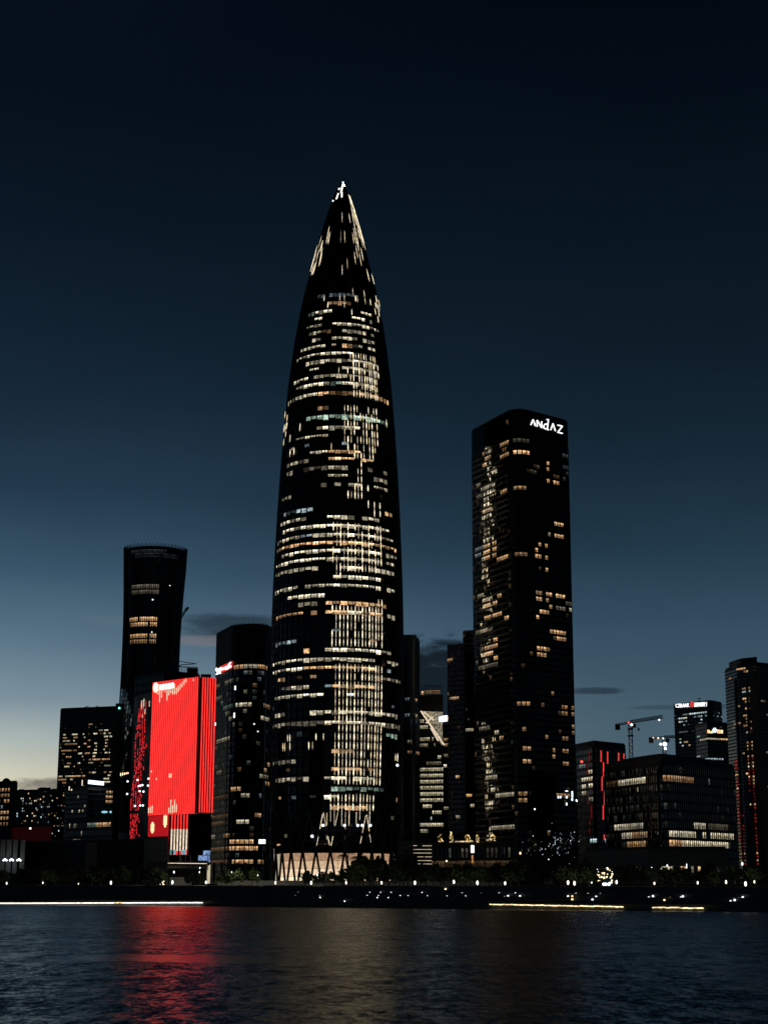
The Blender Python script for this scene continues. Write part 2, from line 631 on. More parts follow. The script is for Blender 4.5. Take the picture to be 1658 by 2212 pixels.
def facade(root, path, z0, z1, nf, nb, spec=(), rnd=None, wf=0.78, hf=0.62, win=None, s0=0.0, s1=None, out=0.08,
           bands=True, mull=True, glass=GLASS, frame=FRAME, cap=300, bandp=False, band_out=0.3, mull_w=0.22, pane_out=0.02, seed=1):
    """windows of a front: every lit one a part, the dark panes together, slabs and mullions proud of the glass"""
    rg = random.Random(seed)
    s1 = path.L if s1 is None else s1
    bw, fh = (s1 - s0) / nb, (z1 - z0) / nf
    win = win or WIN1
    lit = {}
    cells = {}
    for i in range(nb):
        c, u, n = path.frame(s0 + (i + .5) * bw, bw * .45)
        for j in range(nf):
            ctr = c + Z1 * (z0 + (j + .5) * fh)
            cells[i, j] = (ctr, u, n, proj(ctr))
    for sp in spec:
        x0, x1, y, col, st = sp[:5]
        for i in range(nb):
            if x0 - 0.5 <= cells[i, 0][3][0] + 0 or True:
                j = min(range(nf), key=lambda q: abs(cells[i, q][3][1] - y))
                px, py = cells[i, j][3]
                if x0 <= px <= x1 and abs(py - y) < 14:
                    k = st * rg.uniform(0.7, 1.2)
                    lit[i, j] = tuple(q * k for q in col)
    if rnd:
        for (i, j), (ctr, u, n, pp) in cells.items():
            if (i, j) not in lit:
                r = rnd(rg, i, j, pp)
                if r:
                    lit[i, j] = tuple(q * r[1] for q in r[0])
    order = sorted(lit, key=lambda k: -sum(lit[k]))
    dark, many = MB(), MB()
    for q, key in enumerate(order):
        ctr, u, n, pp = cells[key]
        if q < cap:
            part('window', win, root, axes(ctr + n * out, u, n, Z1, bw * wf, 0.22, fh * hf), lit[key])
        else:
            many.obox(ctr + n * out, u * bw * wf / 2, n * .08, Z1 * fh * hf / 2, 0, lit[key])
    for key, (ctr, u, n, pp) in cells.items():
        if key not in lit:
            dark.obox(ctr + n * pane_out, u * bw * wf / 2, n * .05, Z1 * fh * hf / 2)
    if dark.f:
        part('dark_panes', dark.mesh('dark_panes', glass), root, kind='stuff')
    if many.f:
        part('small_windows', many.mesh('small_windows', LITS), root, kind='stuff')
    if bands:
        seg = max(1, min(nb, 24))
        one = MB()
        for j in range(nf + 1):
            mb = MB() if bandp else one
            for k in range(seg):
                sa, sb = s0 + (s1 - s0) * k / seg, s0 + (s1 - s0) * (k + 1) / seg
                c, u, n = path.frame((sa + sb) / 2, (sb - sa) * .45)
                mb.obox(c + Z1 * (z0 + j * fh) + n * (band_out / 2 - .02), u * (sb - sa) * .505, n * band_out / 2, Z1 * fh * (1 - hf) * .4)
            if bandp:
                part('floor_band', mb.mesh('floor_band', frame), root)
        if not bandp:
            part('floor_bands', one.mesh('floor_bands', frame), root, kind='stuff')
    if mull:
        one = MB()
        for i in range(nb + 1):
            c, u, n = path.frame(s0 + i * bw, bw * .3)
            one.obox(c + Z1 * ((z0 + z1) / 2) + n * (band_out * .5 + .06), u * mull_w / 2, n * (band_out * .5 + .08), Z1 * (z1 - z0) / 2)
        part('mullions', one.mesh('mullions', frame), root, kind='stuff')
    return cells


def body(root, pts, z0, z1, mat=WALL, name='wall', roof=True):
    part(name, MB().prism(pts, z0, z1).mesh(name, mat), root)
    if roof:
        cx = sum(p[0] for p in pts) / len(pts)
        cy = sum(p[1] for p in pts) / len(pts)
        q = [(cx + (p[0] - cx) * .97, cy + (p[1] - cy) * .97) for p in pts]
        part('roof', MB().prism(q, z1 + .003, z1 + 1.0).mesh('roof', ROOF), root)


def tower(name, label, cat, path, D, top, group=None, mat=WALL, z0=GZ, **kw):
    c = path.at(path.L / 2)
    r = thing(name, label, cat, (c.x, c.y, z0), group)
    body(r, path.closed(D), z0, top, mat)
    return r


def T(ox, oy, k, spec):
    """window lists measured on an enlarged view: origin and scale of that view"""
    return [(ox + a[0] * k, ox + a[1] * k, oy + a[2] * k) + tuple(a[3:]) for a in spec]


def text_mesh(s, size, ext, mat):
    cu = bpy.data.curves.new('lettering', 'FONT')
    cu.body = s
    cu.size = size
    cu.extrude = ext
    cu.offset = 0.0
    cu.resolution_u = 3
    o = bpy.data.objects.new('lettering', cu)
    COL.objects.link(o)
    dg = bpy.context.evaluated_depsgraph_get()
    dg.update()
    me = bpy.data.meshes.new_from_object(o.evaluated_get(dg))
    bpy.data.objects.remove(o)
    me.materials.clear()
    me.materials.append(mat)
    xs = [v.co.x for v in me.vertices] or [0, 1]
    ys = [v.co.y for v in me.vertices] or [0, 1]
    return me, min(xs), max(xs), min(ys), max(ys)


def place_text(s, parent, mat, c, u, n, width, height, name='letter', ext=0.3):
    """flat lettering fitted to a box centred at c"""
    me, x0, x1, y0, y1 = text_mesh(s, 1.0, 0.08, mat)
    w = u.cross(n) * -1
    w = Z1
    sx, sy = width / max(.01, x1 - x0), height / max(.01, y1 - y0)
    m = axes(c - u * (x0 + x1) / 2 * sx - w * (y0 + y1) / 2 * sy, u, w, n, sx, sy, ext / .08)
    return part(name, me, parent, m)


# ------------------------------------------------------------------ setting: water, shore, ground
SA, SB = PZ(0, 1953.5, 0.0), PZ(1658, 1970.0, 0.0)
SU = (SB - SA).normalized()
SN = Vector((-SU.y, SU.x, 0))      # away from the water
S0 = SA - SU * 900
SLEN = (SB - SA).length + 1800


def shore(px, d, z):
    """point in pixel column px at distance d behind the waterline"""
    r = ray(px, 1925)
    h = Vector((r.x, r.y, 0))
    k = ((SA - EYE).dot(SN) + d) / h.dot(SN)
    v = Vector((h.x * k, h.y * k, z))
    return v


def on_plane(px, py, d):
    r = ray(px, py)
    k = ((SA - EYE).dot(SN) + d) / r.dot(SN)
    return EYE + r * k


def on_terrace(px, py):
    r = ray(px, py)
    d0 = (EYE - SA).dot(SN)
    a = r.dot(SN)
    q = 6.0 / 33.0
    # z = 0.8 + (d-2)*q
    k = (0.8 + (d0 - 2) * q - CAM_H) / (r.z - a * q)
    return EYE + r * k


mb = MB()
mb.v = [Vector((-4000, -1500, 0)), Vector((4000, -1500, 0)), Vector((4000, 9000, 0)), Vector((-4000, 9000, 0))]
mb.face([0, 1, 2, 3])
struct('water', mb.mesh('water', WATER))


def strip(name, d0, d1, z0, z1, mat, far=None):
    mb = MB()
    a, b = S0 + SN * d0, S0 + SN * d1
    e = SU * SLEN
    for p in (a, a + e, b + e, b):
        mb.v.append(Vector((p.x, p.y, z0)))
    for p in (a, a + e, b + e, b):
        mb.v.append(Vector((p.x, p.y, z1)))
    for q in ((0, 1, 5, 4), (1, 2, 6, 5), (2, 3, 7, 6), (3, 0, 4, 7), (4, 5, 6, 7)):
        mb.face(list(q))
    return struct(name, mb.mesh(name, mat))


strip('quay', 0, 3.2, -1.5, 0.8, STEP)
for k in range(6):
    strip('terrace_step', 3.2 + k * 5, 3.2 + (k + 1) * 5, -1.5, 0.8 + (k + 1) * 1.0, STEP)
strip('promenade', 33.2, 62, -1.5, 6.82, PAVE)
strip('lawn', 62, 120, -1.5, 7.2, GROUND)
strip('ground', 120, 7000, -1.5, GZ, GROUND)
PZL = 6.82

# light strips along the quay edge
QG = 'light strips along the quay edge'
for (x0, x1, lab, mat, wob) in ((-60, 92, 'bright white light strip on the quay edge at the left border', STRIPW, 0.0),
                                (93, 188, 'white light strip on the quay left of the red reflection', STRIPW, 0.0),
                                (189, 246, 'short bright white quay light strip where the red reflection begins', STRIPW, 0.0),
                                (247, 266, 'thin wavy piece of quay light strip inside the red reflection', STRIPY, .12),
                                (267, 340, 'white quay light strip below the red tower', STRIPW, 0.0),
                                (342, 437, 'last white quay light strip right of the red reflection', STRIPW, .05),
                                (1057, 1345, 'long yellow light strip on the quay below the dark rounded tower', STRIPY, .1),
                                (1408, 1518, 'short yellow light strip on the quay towards the right border', STRIPY, .1)):
    rg = random.Random(int(x0 + 99))
    mb = MB()
    n = max(3, int((x1 - x0) / 6))
    pts = []
    yb = lambda x: 1951.2 - 1.4 * max(0, min(1, x / 437)) if x < 500 else 1953.5 + (x - 1057) / 461 * 8.5
    for k in range(n + 1):
        px = x0 + (x1 - x0) * k / n
        v = on_plane(px, yb(px), -0.25)
        v.z += rg.uniform(-wob, wob)
        pts.append(v)
    w = 0.62 if mat is STRIPW else 0.34
    for a, q in zip(pts, pts[1:]):
        mb.bar(a, q, w * rg.uniform(.85, 1.2) * (1 + (rg.random() < .12 and mat is STRIPY) * .9), 0, 0.3)
    c = (pts[0] + pts[-1]) / 2
    o = thing('quay_light_strip', lab, 'light strip', (0, 0, 0), QG, mb.mesh('quay_light_strip', mat))

# ------------------------------------------------------------------ the bullet-shaped tower
YC = 905.0
PROF = [(394, 738.5, 741.5), (406, 733, 746), (427, 721.5, 755), (455, 712, 764), (485, 702, 773), (524, 692, 785.5), (560, 682, 795), (584.6, 675.5, 801),
        (620, 664.5, 810), (658, 654.5, 817), (700, 645, 824.5), (751.7, 636, 832.5), (800, 629, 838.5), (845.5, 622.5, 843.5), (940, 612.5, 850),
        (1036.7, 604, 856), (1110, 599, 860), (1193, 594.5, 863.8), (1270, 590, 866.2), (1349, 587, 867.8), (1430, 585.5, 868.4), (1505, 585, 868.2),
        (1600, 585.5, 867), (1700, 587, 864), (1790, 589, 860), (1905, 592, 855)]
prof = []
AX = P(727.5, 1500, YC).x
for (y, xl, xr) in PROF:
    cx = (xl + xr) / 2
    a, b2 = P(xl, y, YC), P(xr, y, YC)
    r = (b2.x - a.x) / 2
    prof.append((P(cx, y, YC).z, r))
prof = sorted(prof)
prof[0] = (GZ, prof[0][1])
TIPZ = prof[-1][0]


def rad(z):
    if z <= prof[0][0]:
        return prof[0][1]
    for (za, ra), (zb, rb) in zip(prof, prof[1:]):
        if z <= zb:
            return ra + (rb - ra) * (z - za) / (zb - za)
    return prof[-1][1]


def ct(th, z, off=0.0):
    """point on the tower skin; th is measured from the side facing the water, positive to the right"""
    r = rad(z) + off
    return Vector((AX + r * math.sin(th), YC - r * math.cos(th), z))


def cframe(th, z):
    u = Vector((math.cos(th), math.sin(th), 0))
    d = (ct(th, z + 1) - ct(th, z - 1)).normalized()
    n = u.cross(d)
    if n.y * -math.cos(th) < 0 and abs(math.cos(th)) > .2:
        n = -n
    return u, n.normalized(), d


def zfront(th, y):
    """height of the skin at azimuth th that appears on row y"""
    lo, hi = GZ, TIPZ
    for _ in range(30):
        m = (lo + hi) / 2
        if proj(ct(th, m))[1] > y:
            lo = m
        else:
            hi = m
    return (lo + hi) / 2


BT = thing('office_tower', 'tallest tower, black and bullet shaped with lit floors and a pointed white crown', 'skyscraper', (AX, YC, GZ))
NFIN, PH0 = 56, math.radians(3.6)
DTH = 2 * math.pi / NFIN
ZB0 = zfront(0, 1842)       # underside of the office floors, top of the glazed lobby
zs = [ZB0 + (TIPZ - ZB0) * k / 90 for k in range(91)]
mb = MB()
SEG = 112
for z in zs:
    for s in range(SEG):
        mb.v.append(ct(2 * math.pi * s / SEG, z, -0.45 if z < TIPZ - 6 else -.1))
for i in range(len(zs) - 1):
    for s in range(SEG):
        s2 = (s + 1) % SEG
        mb.face([i * SEG + s, i * SEG + s2, (i + 1) * SEG + s2, (i + 1) * SEG + s])
mb.face([s for s in range(SEG)][::-1])
mb.face([(len(zs) - 1) * SEG + s for s in range(SEG)])
part('glass_skin', mb.mesh('glass_skin', GLASS, True), BT)

ZA = zfront(0, 1753)        # the fins pair up here and cross once on the way down
finz = [ZA + (TIPZ - 3 - ZA) * k / 44 for k in range(45)]
for k in range(NFIN):
    th = PH0 + (k - NFIN // 2) * DTH
    mb = MB()
    for z in finz:
        r = rad(z)
        w = min(0.32, r * .03 + .05) * (1.6 if abs(th - (PH0 - 2 * DTH)) < .02 else 1)
        u, n, d = cframe(th, z)
        c = ct(th, z)
        for (a, q) in ((-1, -.45), (1, -.45), (.55, .5), (-.55, .5)):
            mb.v.append(c + u * a * w + n * q)
    for i in range(len(finz) - 1):
        for s in range(4):
            s2 = (s + 1) % 4
            mb.face([i * 4 + s, i * 4 + s2, i * 4 + 4 + s2, i * 4 + 4 + s])
    part('fin', mb.mesh('fin', STEEL), BT)

# floors: rows as counted on the tower
rows2 = [880, 935, 993, 1045, 1090, 1137, 1185, 1235, 1285, 1340, 1390, 1442, 1495, 1548, 1615, 1665, 1715, 1780, 1855, 1905, 1965, 2020, 2070, 2130, 2188]
rows3 = [35, 88, 145, 200, 262, 322, 383, 437, 493, 551, 612, 675, 735, 800, 855, 920, 985, 1048, 1110, 1180, 1245, 1303, 1365, 1432, 1490, 1550, 1612, 1685,
         1755, 1820, 1880, 1945, 2005, 2070, 2140]
FLY = [345.5 + .31244 * q for q in rows2] + [1036.7 + .31244 * q for q in rows3] + [1624.1 + .2084 * q for q in (475, 585, 670, 762, 875, 960)]
FLY = [395 + 26 * 0 + q for q in (60, 78, 96, 114, 132, 150, 168, 186, 204)] + FLY
FZ = sorted(zfront(0.0, y) for y in FLY)
FH = [(FZ[min(i + 1, len(FZ) - 1)] - FZ[max(i - 1, 0)]) / 2 for i in range(len(FZ))]
for i, (z, h) in enumerate(zip(FZ, FH)):
    zb = z - h * .5
    mb = MB()
    hb = h * .13
    for s in range(SEG):
        for (zz, o) in ((zb - hb, -.4), (zb - hb, .1), (zb + hb, .1), (zb + hb, -.4)):
            mb.v.append(ct(2 * math.pi * s / SEG, zz, o))
    for s in range(SEG):
        a, q = s * 4, ((s + 1) % SEG) * 4
        for e in range(3):
            mb.face([a + e, q + e, q + e + 1, a + e + 1])
    part('floor_band', mb.mesh('floor_band', FRAME), BT)

A2 = lambda L: [(552.9 + .31244 * a, 552.9 + .31244 * b_, 345.5 + .31244 * y, c, s) for (a, b_, y, c, s) in L]
A3 = lambda L: [(552.9 + .31244 * a, 552.9 + .31244 * b_, 1036.7 + .31244 * y, c, s) for (a, b_, y, c, s) in L]
A5 = lambda L: [(566.7 + .2084 * a, 566.7 + .2084 * b_, 1624.1 + .2084 * y, c, s) for (a, b_, y, c, s) in L]
SPEC = A2([
    (505, 680, 935, BL, .12), (430, 460, 935, BL, .15), (500, 640, 993, OR, .3), (370, 420, 1045, GR, .25), (415, 520, 1045, WH, .85), (720, 805, 1045, WH, 1.1),
    (415, 445, 1090, WH, 1), (668, 712, 1090, WH, .8), (728, 757, 1090, WH, 1.1), (780, 805, 1090, WH, .4),
    (360, 470, 1137, WH, .7), (515, 660, 1137, WH, 1), (665, 712, 1137, WH, .7), (730, 850, 1137, WH, .8),
    (360, 440, 1185, WH, .3), (470, 505, 1185, OR, .08), (585, 770, 1185, WH, .4), (800, 815, 1185, WH, .3),
    (390, 435, 1235, WH, .4), (535, 710, 1235, WH, .5), (740, 820, 1235, WH, .35), (300, 370, 1285, WH, .55), (395, 490, 1285, WH, .9),
    (505, 570, 1285, WH, 1), (580, 670, 1285, OR, .55), (680, 740, 1285, WH, .15), (760, 830, 1285, WH, .6),
    (285, 680, 1340, WH, .95), (335, 680, 1390, WH, .4), (685, 840, 1390, WH, 1.1), (385, 450, 1442, WH, 1), (610, 840, 1442, WH, .45),
    (260, 345, 1495, WH, .7), (390, 520, 1495, WH, .5), (530, 720, 1495, WH, .5), (740, 820, 1495, WH, .35), (290, 520, 1548, WH, 1.05),
    (525, 600, 1548, GR, .5), (600, 690, 1548, WH, .9), (690, 820, 1548, WH, .35), (230, 410, 1615, WH, .5), (415, 520, 1615, OR, .95),
    (530, 690, 1615, OR, .12), (690, 760, 1615, OR, .6), (770, 910, 1615, OR, .7), (440, 485, 1715, OR, .15), (360, 395, 1780, GR, .35), (395, 480, 1780, GR, .7),
    (490, 560, 1780, GR, .3), (565, 900, 1780, GR, .6), (400, 490, 1855, WH, .9), (520, 560, 1855, WH, .55), (560, 715, 1855, WH, 1.1), (285, 495, 1905, WH, .7),
    (240, 280, 1965, WH, .35), (320, 345, 2020, OR, .4), (385, 490, 2020, WH, .7), (520, 650, 2020, OR, .7), (650, 730, 2020, OR, 1), (290, 345, 2070, WH, .2),
    (515, 690, 2070, OR, 1), (740, 810, 2070, OR, .8), (225, 290, 2070, WH, .4), (345, 480, 2130, WH, .15), (515, 620, 2130, WH, .7), (755, 810, 2130, WH, .6),
    (225, 260, 2130, WH, .5), (515, 620, 2188, WH, .6), (820, 900, 2188, WH, .4)]) + A3([
    (460, 480, 35, WH, .3), (535, 590, 35, WH, .55), (620, 740, 35, WH, 1), (820, 910, 35, WH, .55), (190, 260, 88, WH, .2), (205, 290, 200, BL, .18),
    (290, 400, 200, BL, .35), (895, 940, 200, OR, .5), (175, 350, 262, WH, .8), (505, 600, 262, WH, .8), (600, 670, 262, WH, .4), (745, 855, 262, WH, .95),
    (195, 475, 322, WH, 1), (500, 845, 322, WH, 1), (865, 925, 322, WH, .6), (155, 320, 383, WH, .9), (325, 380, 383, BL, .8), (380, 475, 383, WH, .85),
    (500, 845, 383, WH, 1.05), (870, 940, 383, WH, .5), (150, 475, 437, OR, 1.1), (505, 970, 437, OR, 1.1), (185, 475, 493, WH, 1.05), (500, 845, 493, WH, 1.05),
    (880, 945, 493, WH, .3), (145, 475, 551, WH, 1), (500, 845, 551, WH, .9), (910, 945, 551, WH, .5), (140, 440, 612, WH, .3), (570, 740, 612, WH, .9),
    (790, 950, 612, WH, .5), (550, 700, 675, WH, .5), (700, 870, 675, WH, .95), (140, 300, 735, WH, .5), (350, 475, 735, WH, .85), (495, 845, 735, WH, 1),
    (915, 950, 735, WH, .6), (230, 470, 800, WH, 1), (300, 430, 855, WH, .45), (470, 530, 855, OR, .7), (535, 900, 855, OR, .5), (145, 345, 920, OR, 1.05),
    (360, 420, 920, OR, .3), (465, 530, 920, OR, .6), (545, 640, 920, OR, .9), (650, 745, 920, WH, 1.1), (745, 870, 920, OR, .6), (910, 955, 920, WH, .5),
    (145, 290, 1110, BL, .25), (320, 380, 1180, OR, .55), (490, 915, 1180, WH, .95), (115, 320, 1245, WH, 1.3), (340, 480, 1245, WH, .5), (485, 835, 1245, WH, .8),
    (910, 970, 1245, WH, .35), (120, 335, 1303, WH, 1.2), (340, 500, 1303, OR, .85), (500, 840, 1303, OR, .7), (155, 205, 1365, OR, .5), (505, 530, 1365, WH, .6),
    (850, 990, 1365, WH, .3), (180, 260, 1432, WH, .4), (260, 355, 1432, WH, .5), (535, 825, 1432, OR, .5), (130, 460, 1490, WH, .95), (640, 670, 1490, BL, .8),
    (130, 205, 1612, WH, .35), (385, 460, 1612, WH, .6), (485, 690, 1612, WH, .45), (690, 895, 1612, WH, .9), (905, 975, 1612, WH, .3), (120, 200, 1685, WH, .3),
    (210, 450, 1685, WH, .12), (480, 890, 1685, WH, .55), (900, 985, 1685, WH, .25), (905, 980, 1755, GR, .45), (515, 670, 1880, OR, .3), (110, 260, 1945, WH, .18),
    (520, 700, 2005, OR, .45), (760, 810, 2005, OR, .5), (140, 370, 2070, WH, .25), (475, 625, 2070, WH, 1.15), (650, 730, 2070, WH, .5), (740, 815, 2070, WH, 1.2),
    (525, 570, 2140, GR, .6), (580, 880, 2140, GR, .22)]) + A5([
    (645, 790, 475, WH, .95), (720, 1050, 585, OR, .55), (150, 192, 960, OR, .8)])
lit = {}
rg = random.Random(11)
cell = {}
for k in range(NFIN):
    th = PH0 + (k - NFIN // 2 + .5) * DTH
    if abs(th) > math.radians(86):
        continue
    for j, z in enumerate(FZ):
        cell[k, j] = (th, z, proj(ct(th, z)))
for (x0, x1, y, c, s) in SPEC:
    jf = min(range(len(FZ)), key=lambda q: abs(proj(ct(0.0, FZ[q]))[1] - y))
    for (k, j), (th, z, pp) in cell.items():
        if j == jf and x0 - 1 <= pp[0] <= x1 + 1:
            q = s * rg.choice((.55, .8, 1, 1, 1.15, 1.25))
            lit[k, j] = tuple(v * q for v in c)
for key in cell:                      # late workers here and there
    if key not in lit and rg.random() < .05 and 900 < cell[key][2][1]:
        q = rg.choice((.04, .08, .2))
        lit[key] = tuple(v * q for v in rg.choice((WH, OR, BL)))
order = sorted(lit, key=lambda k: -sum(lit[k]))
many, dark = MB(), MB()
for q, key in enumerate(order):
    th, z, pp = cell[key]
    k, j = key
    u, n, d = cframe(th, z)
    wbay = rad(z) * DTH
    bright = sum(lit[key])
    hh = FH[j] * rg.choice((.48, .42, .36, .3, .26))
    zo = (FH[j] * .6 - hh) * .45
    m = axes(ct(th, z + zo, -.3), u, n, d, wbay * .95, .5, hh)
    kk = rg.choice((.4, .8, 1.2, 1.7, 2.2))
    lit[key] = tuple(v * kk for v in lit[key])
    if q < 300:
        part('window', WIN2, BT, m, lit[key])
    else:
        for e in (-1, 1):
            many.obox(ct(th, z + zo, -.3) + u * wbay * .22 * e, u * wbay * .205, n * .2, d * hh / 2, 0, lit[key])
for key, (th, z, pp) in cell.items():
    if key not in lit:
        u, n, d = cframe(th, z)
        wbay = rad(z) * DTH
        dark.obox(ct(th, z, -.4), u * wbay * .41, n * .12, d * FH[key[1]] * .33)
part('small_windows', many.mesh('small_windows', LITS), BT, kind='stuff')
part('dark_panes', dark.mesh('dark_panes', GLASS), BT, kind='stuff')

# reflections on the fins built as glowing beads per storey, thinner ones on the mullions
REG = A2([(640, 690, 1345, 1650, .6, 0), (690, 840, 1345, 1660, .85, 0), (565, 640, 1410, 1500, .35, 0), (605, 840, 1700, 2060, .75, 0), (500, 560, 1900, 2030, .6, 0),
          (685, 740, 2060, 2212, .95, 0)][:0])
REG = []
for (a, b_, y0, y1, p) in ((640, 690, 1345, 1650, .6), (690, 845, 1345, 1660, .9), (565, 640, 1410, 1500, .35), (605, 840, 1700, 2060, .8),
                           (840, 905, 1760, 1900, .25), (500, 560, 1900, 2030, .6), (685, 745, 2060, 2212, .95), (190, 270, 1720, 2020, .12)):
    REG.append((552.9 + .31244 * a, 552.9 + .31244 * b_, 345.5 + .31244 * y0, 345.5 + .31244 * y1, p))
for (a, b_, y0, y1, p) in ((680, 745, 0, 110, .95), (635, 665, 55, 155, .9), (590, 610, 70, 215, .9), (540, 560, 120, 235, .85), (765, 790, 20, 175, .9),
                           (805, 828, 100, 235, .9), (848, 862, 160, 240, .8), (525, 865, 300, 660, .62), (520, 870, 850, 1160, .92), (525, 870, 1290, 1660, .95),
                           (520, 870, 1700, 2130, .97), (365, 480, 1730, 1870, .22), (150, 270, 1730, 1850, .25), (960, 985, 1900, 1960, .5)):
    REG.append((552.9 + .31244 * a, 552.9 + .31244 * b_, 1036.7 + .31244 * y0, 1036.7 + .31244 * y1, p))
REG += [(712, 808, 1717, 1746, .95), (712, 812, 1746, 1775, .3),
        (755, 763, 427, 440, .8), (758, 766, 438, 452, .8), (766, 780, 450, 484, .7), (776, 788, 482, 516, .75), (754, 770, 448, 480, .25), (757, 786, 484, 560, .22),
        (735, 755, 460, 548, .12), (704, 713, 494, 520, .6), (690, 696, 522, 562, .4), (672, 688, 538, 586, .3), (809, 820, 638, 694, .55), (700, 800, 640, 670, .15), (690, 800, 575, 690, .035), (600, 720, 880, 1000, .03), (700, 850, 560, 640, .03)]
thin, farl = MB(), MB()
bz = [GZ + 8]
while bz[-1] < TIPZ - 6:
    bz.append(bz[-1] + 4.6)
nb_ = 0


def spindle(mb, m):
    n0 = len(mb.v)
    for v in SPINDLE_V:
        mb.v.append(m @ v)
    for f in SPINDLE_F:
        mb.face([n0 + q for q in f])


for k in range(NFIN * 2):
    th = PH0 + (k / 2 - NFIN // 2) * DTH
    main = k % 2 == 0
    back = math.radians(101) < th < math.radians(122)
    if abs(th) > math.radians(88) and not back:
        continue
    for z in bz:
        if z < ZA - 1 and not back:
            continue
        pp = proj(ct(th, z, .5))
        p = max([r[4] for r in REG if r[0] <= pp[0] <= r[1] and r[2] <= pp[1] <= r[3]] or [0])
        if back:                      # unseen run added on the far side to feed the hotel's reflections
            p = (.6 if main else .2) if int(z / 45) % 4 != 2 else .1
        if rg.random() > p:
            continue
        u, n, d = cframe(th, z)
        r = rad(z)
        w = (min(.62, r * .03 + .12) if main else .2) * rg.uniform(.55, 1.15)
        m = axes(ct(th, z, .62 if main else .3), u, n, d, w * (1.15 if r > 22 else .42), .35, (4.6 if r > 22 else 9.0) * rg.uniform(.8, 1.1))
        if main and nb_ < 300 and not back:
            part('fin_glint', SPM, BT, m)
            nb_ += 1
        else:
            spindle(farl if back else thin, m)
part('added_unseen_lights', farl.mesh('added_unseen_lights', FINB, True), BT, kind='stuff')
part('mullion_glints', thin.mesh('mullion_glints', FINREFL, True), BT, kind='stuff')
# crown lights at the tip
for (xa, ya, xb, yb_, w) in ((739.5, 394, 737, 417, .7), (738.5, 415, 738.5, 428, .6), (731.5, 417, 727.5, 432, .55), (733.5, 403, 732.5, 408, .7), (721.6, 431, 720.4, 435, .7)):
    ya_, yb2 = P(xa, ya, YC - 4), P(xb, yb_, YC - 4)
    za, zb = ya_.z, yb2.z
    def surf(px, z):
        s = max(-1, min(1, (P(px, proj(Vector((AX, YC, z)))[1], YC).x - AX) / max(.3, rad(z))))
        th = math.asin(s)
        return ct(th, z, .35)
    part('crown_light', MB().bar(surf(xa, za - .5), surf(xb, zb), w).mesh('crown_light', CROWN), BT)
# crossing columns at the foot
ZN, ZG = zfront(0, 1835), GZ - .5
for k in range(0, NFIN, 2):
    th = PH0 + (k - NFIN // 2) * DTH
    for sg_ in (-1, 1):
        apex, mid = ct(th, ZA, .3), ct(th + sg_ * DTH, ZN, .5)
        foot = ct(th + sg_ * DTH * 1.85, ZG, 1.0)
        part('column', MB().bar(apex, mid, 1.0).bar(mid, foot, 1.15).mesh('column', STEEL), BT)
        if -12 <= math.degrees(th) <= 42 and rg.random() < .92:      # reflections built as glowing edges on the right-half columns
            o = Vector((0, -.7, 0))
            for (q0, q1) in ((rg.uniform(0, .12), rg.uniform(.35, .55)), (rg.uniform(.55, .7), rg.uniform(.8, 1.0))):
                if rg.random() < .85:
                    part('column_glint', MB().bar(apex.lerp(mid, q0) + o, apex.lerp(mid, q1) + o, rg.uniform(.16, .38)).mesh('column_glint', COLREFL), BT)
    for q in (-1, -.5, .5):
        th2 = th + DTH * q
        if -8 <= math.degrees(th2) <= 42 and rg.random() < .75:       # short glowing bars for reflections on fins ending between the columns
            za = ZA + rg.uniform(-1, 2)
            part('column_glint', MB().bar(ct(th2, za, .5), ct(th2, za - rg.uniform(4, 15), .5), rg.uniform(.12, .26)).mesh('column_glint', COLREFL), BT)
# glazed lobby
LOBM = [glow('lobby_glow', c_, s_, 'AUTO', 0.3) for c_, s_ in (((1.0, .77, .52), 1.25), ((1.0, .73, .48), .95), ((1.0, .68, .42), .68), ((1.0, .6, .35), .42))]
NL = 84
LR = rad(ZG + 8) - 3.0
for k in range(NL):
    th = 2 * math.pi * (k + .5) / NL
    if math.cos(th) < -0.1:
        continue
    u = Vector((math.cos(th), math.sin(th), 0))
    n = Vector((math.sin(th), -math.cos(th), 0))
    for r_ in range(4):
        z0_, z1_ = GZ + (ZB0 - GZ) * r_ / 4, GZ + (ZB0 - GZ) * (r_ + 1) / 4
        c = Vector((AX, YC, (z0_ + z1_) / 2)) + n * LR
        part('lobby_pane', ubox(LOBM[r_]), BT, axes(c, u, n, Z1, 2 * math.pi * LR / NL * .94, .2, (z1_ - z0_) * .96))
mb = MB()
for s in range(48):
    th = 2 * math.pi * s / 48
    mb.v.append(Vector((AX + (LR - .5) * math.sin(th), YC - (LR - .5) * math.cos(th), GZ)))
for s in range(48):
    th = 2 * math.pi * s / 48
    mb.v.append(Vector((AX + (LR - .5) * math.sin(th), YC - (LR - .5) * math.cos(th), ZB0 + .2)))
for s in range(48):
    s2 = (s + 1) % 48
    mb.face([s, s2, 48 + s2, 48 + s])
part('lobby_core', mb.mesh('lobby_core', WALL), BT)
for (px, py) in ((697.6, 1783), (674, 1806.5), (744, 1783), (772.5, 1783), (782, 1783), (799.5, 1783), (857.8, 1653)):
    v = P(px, py, YC - 39)
    part('spot_light', MB().ball(v, .75, .75, .75).mesh('spot_light', LAMPC if px < 740 else DOT), BT)

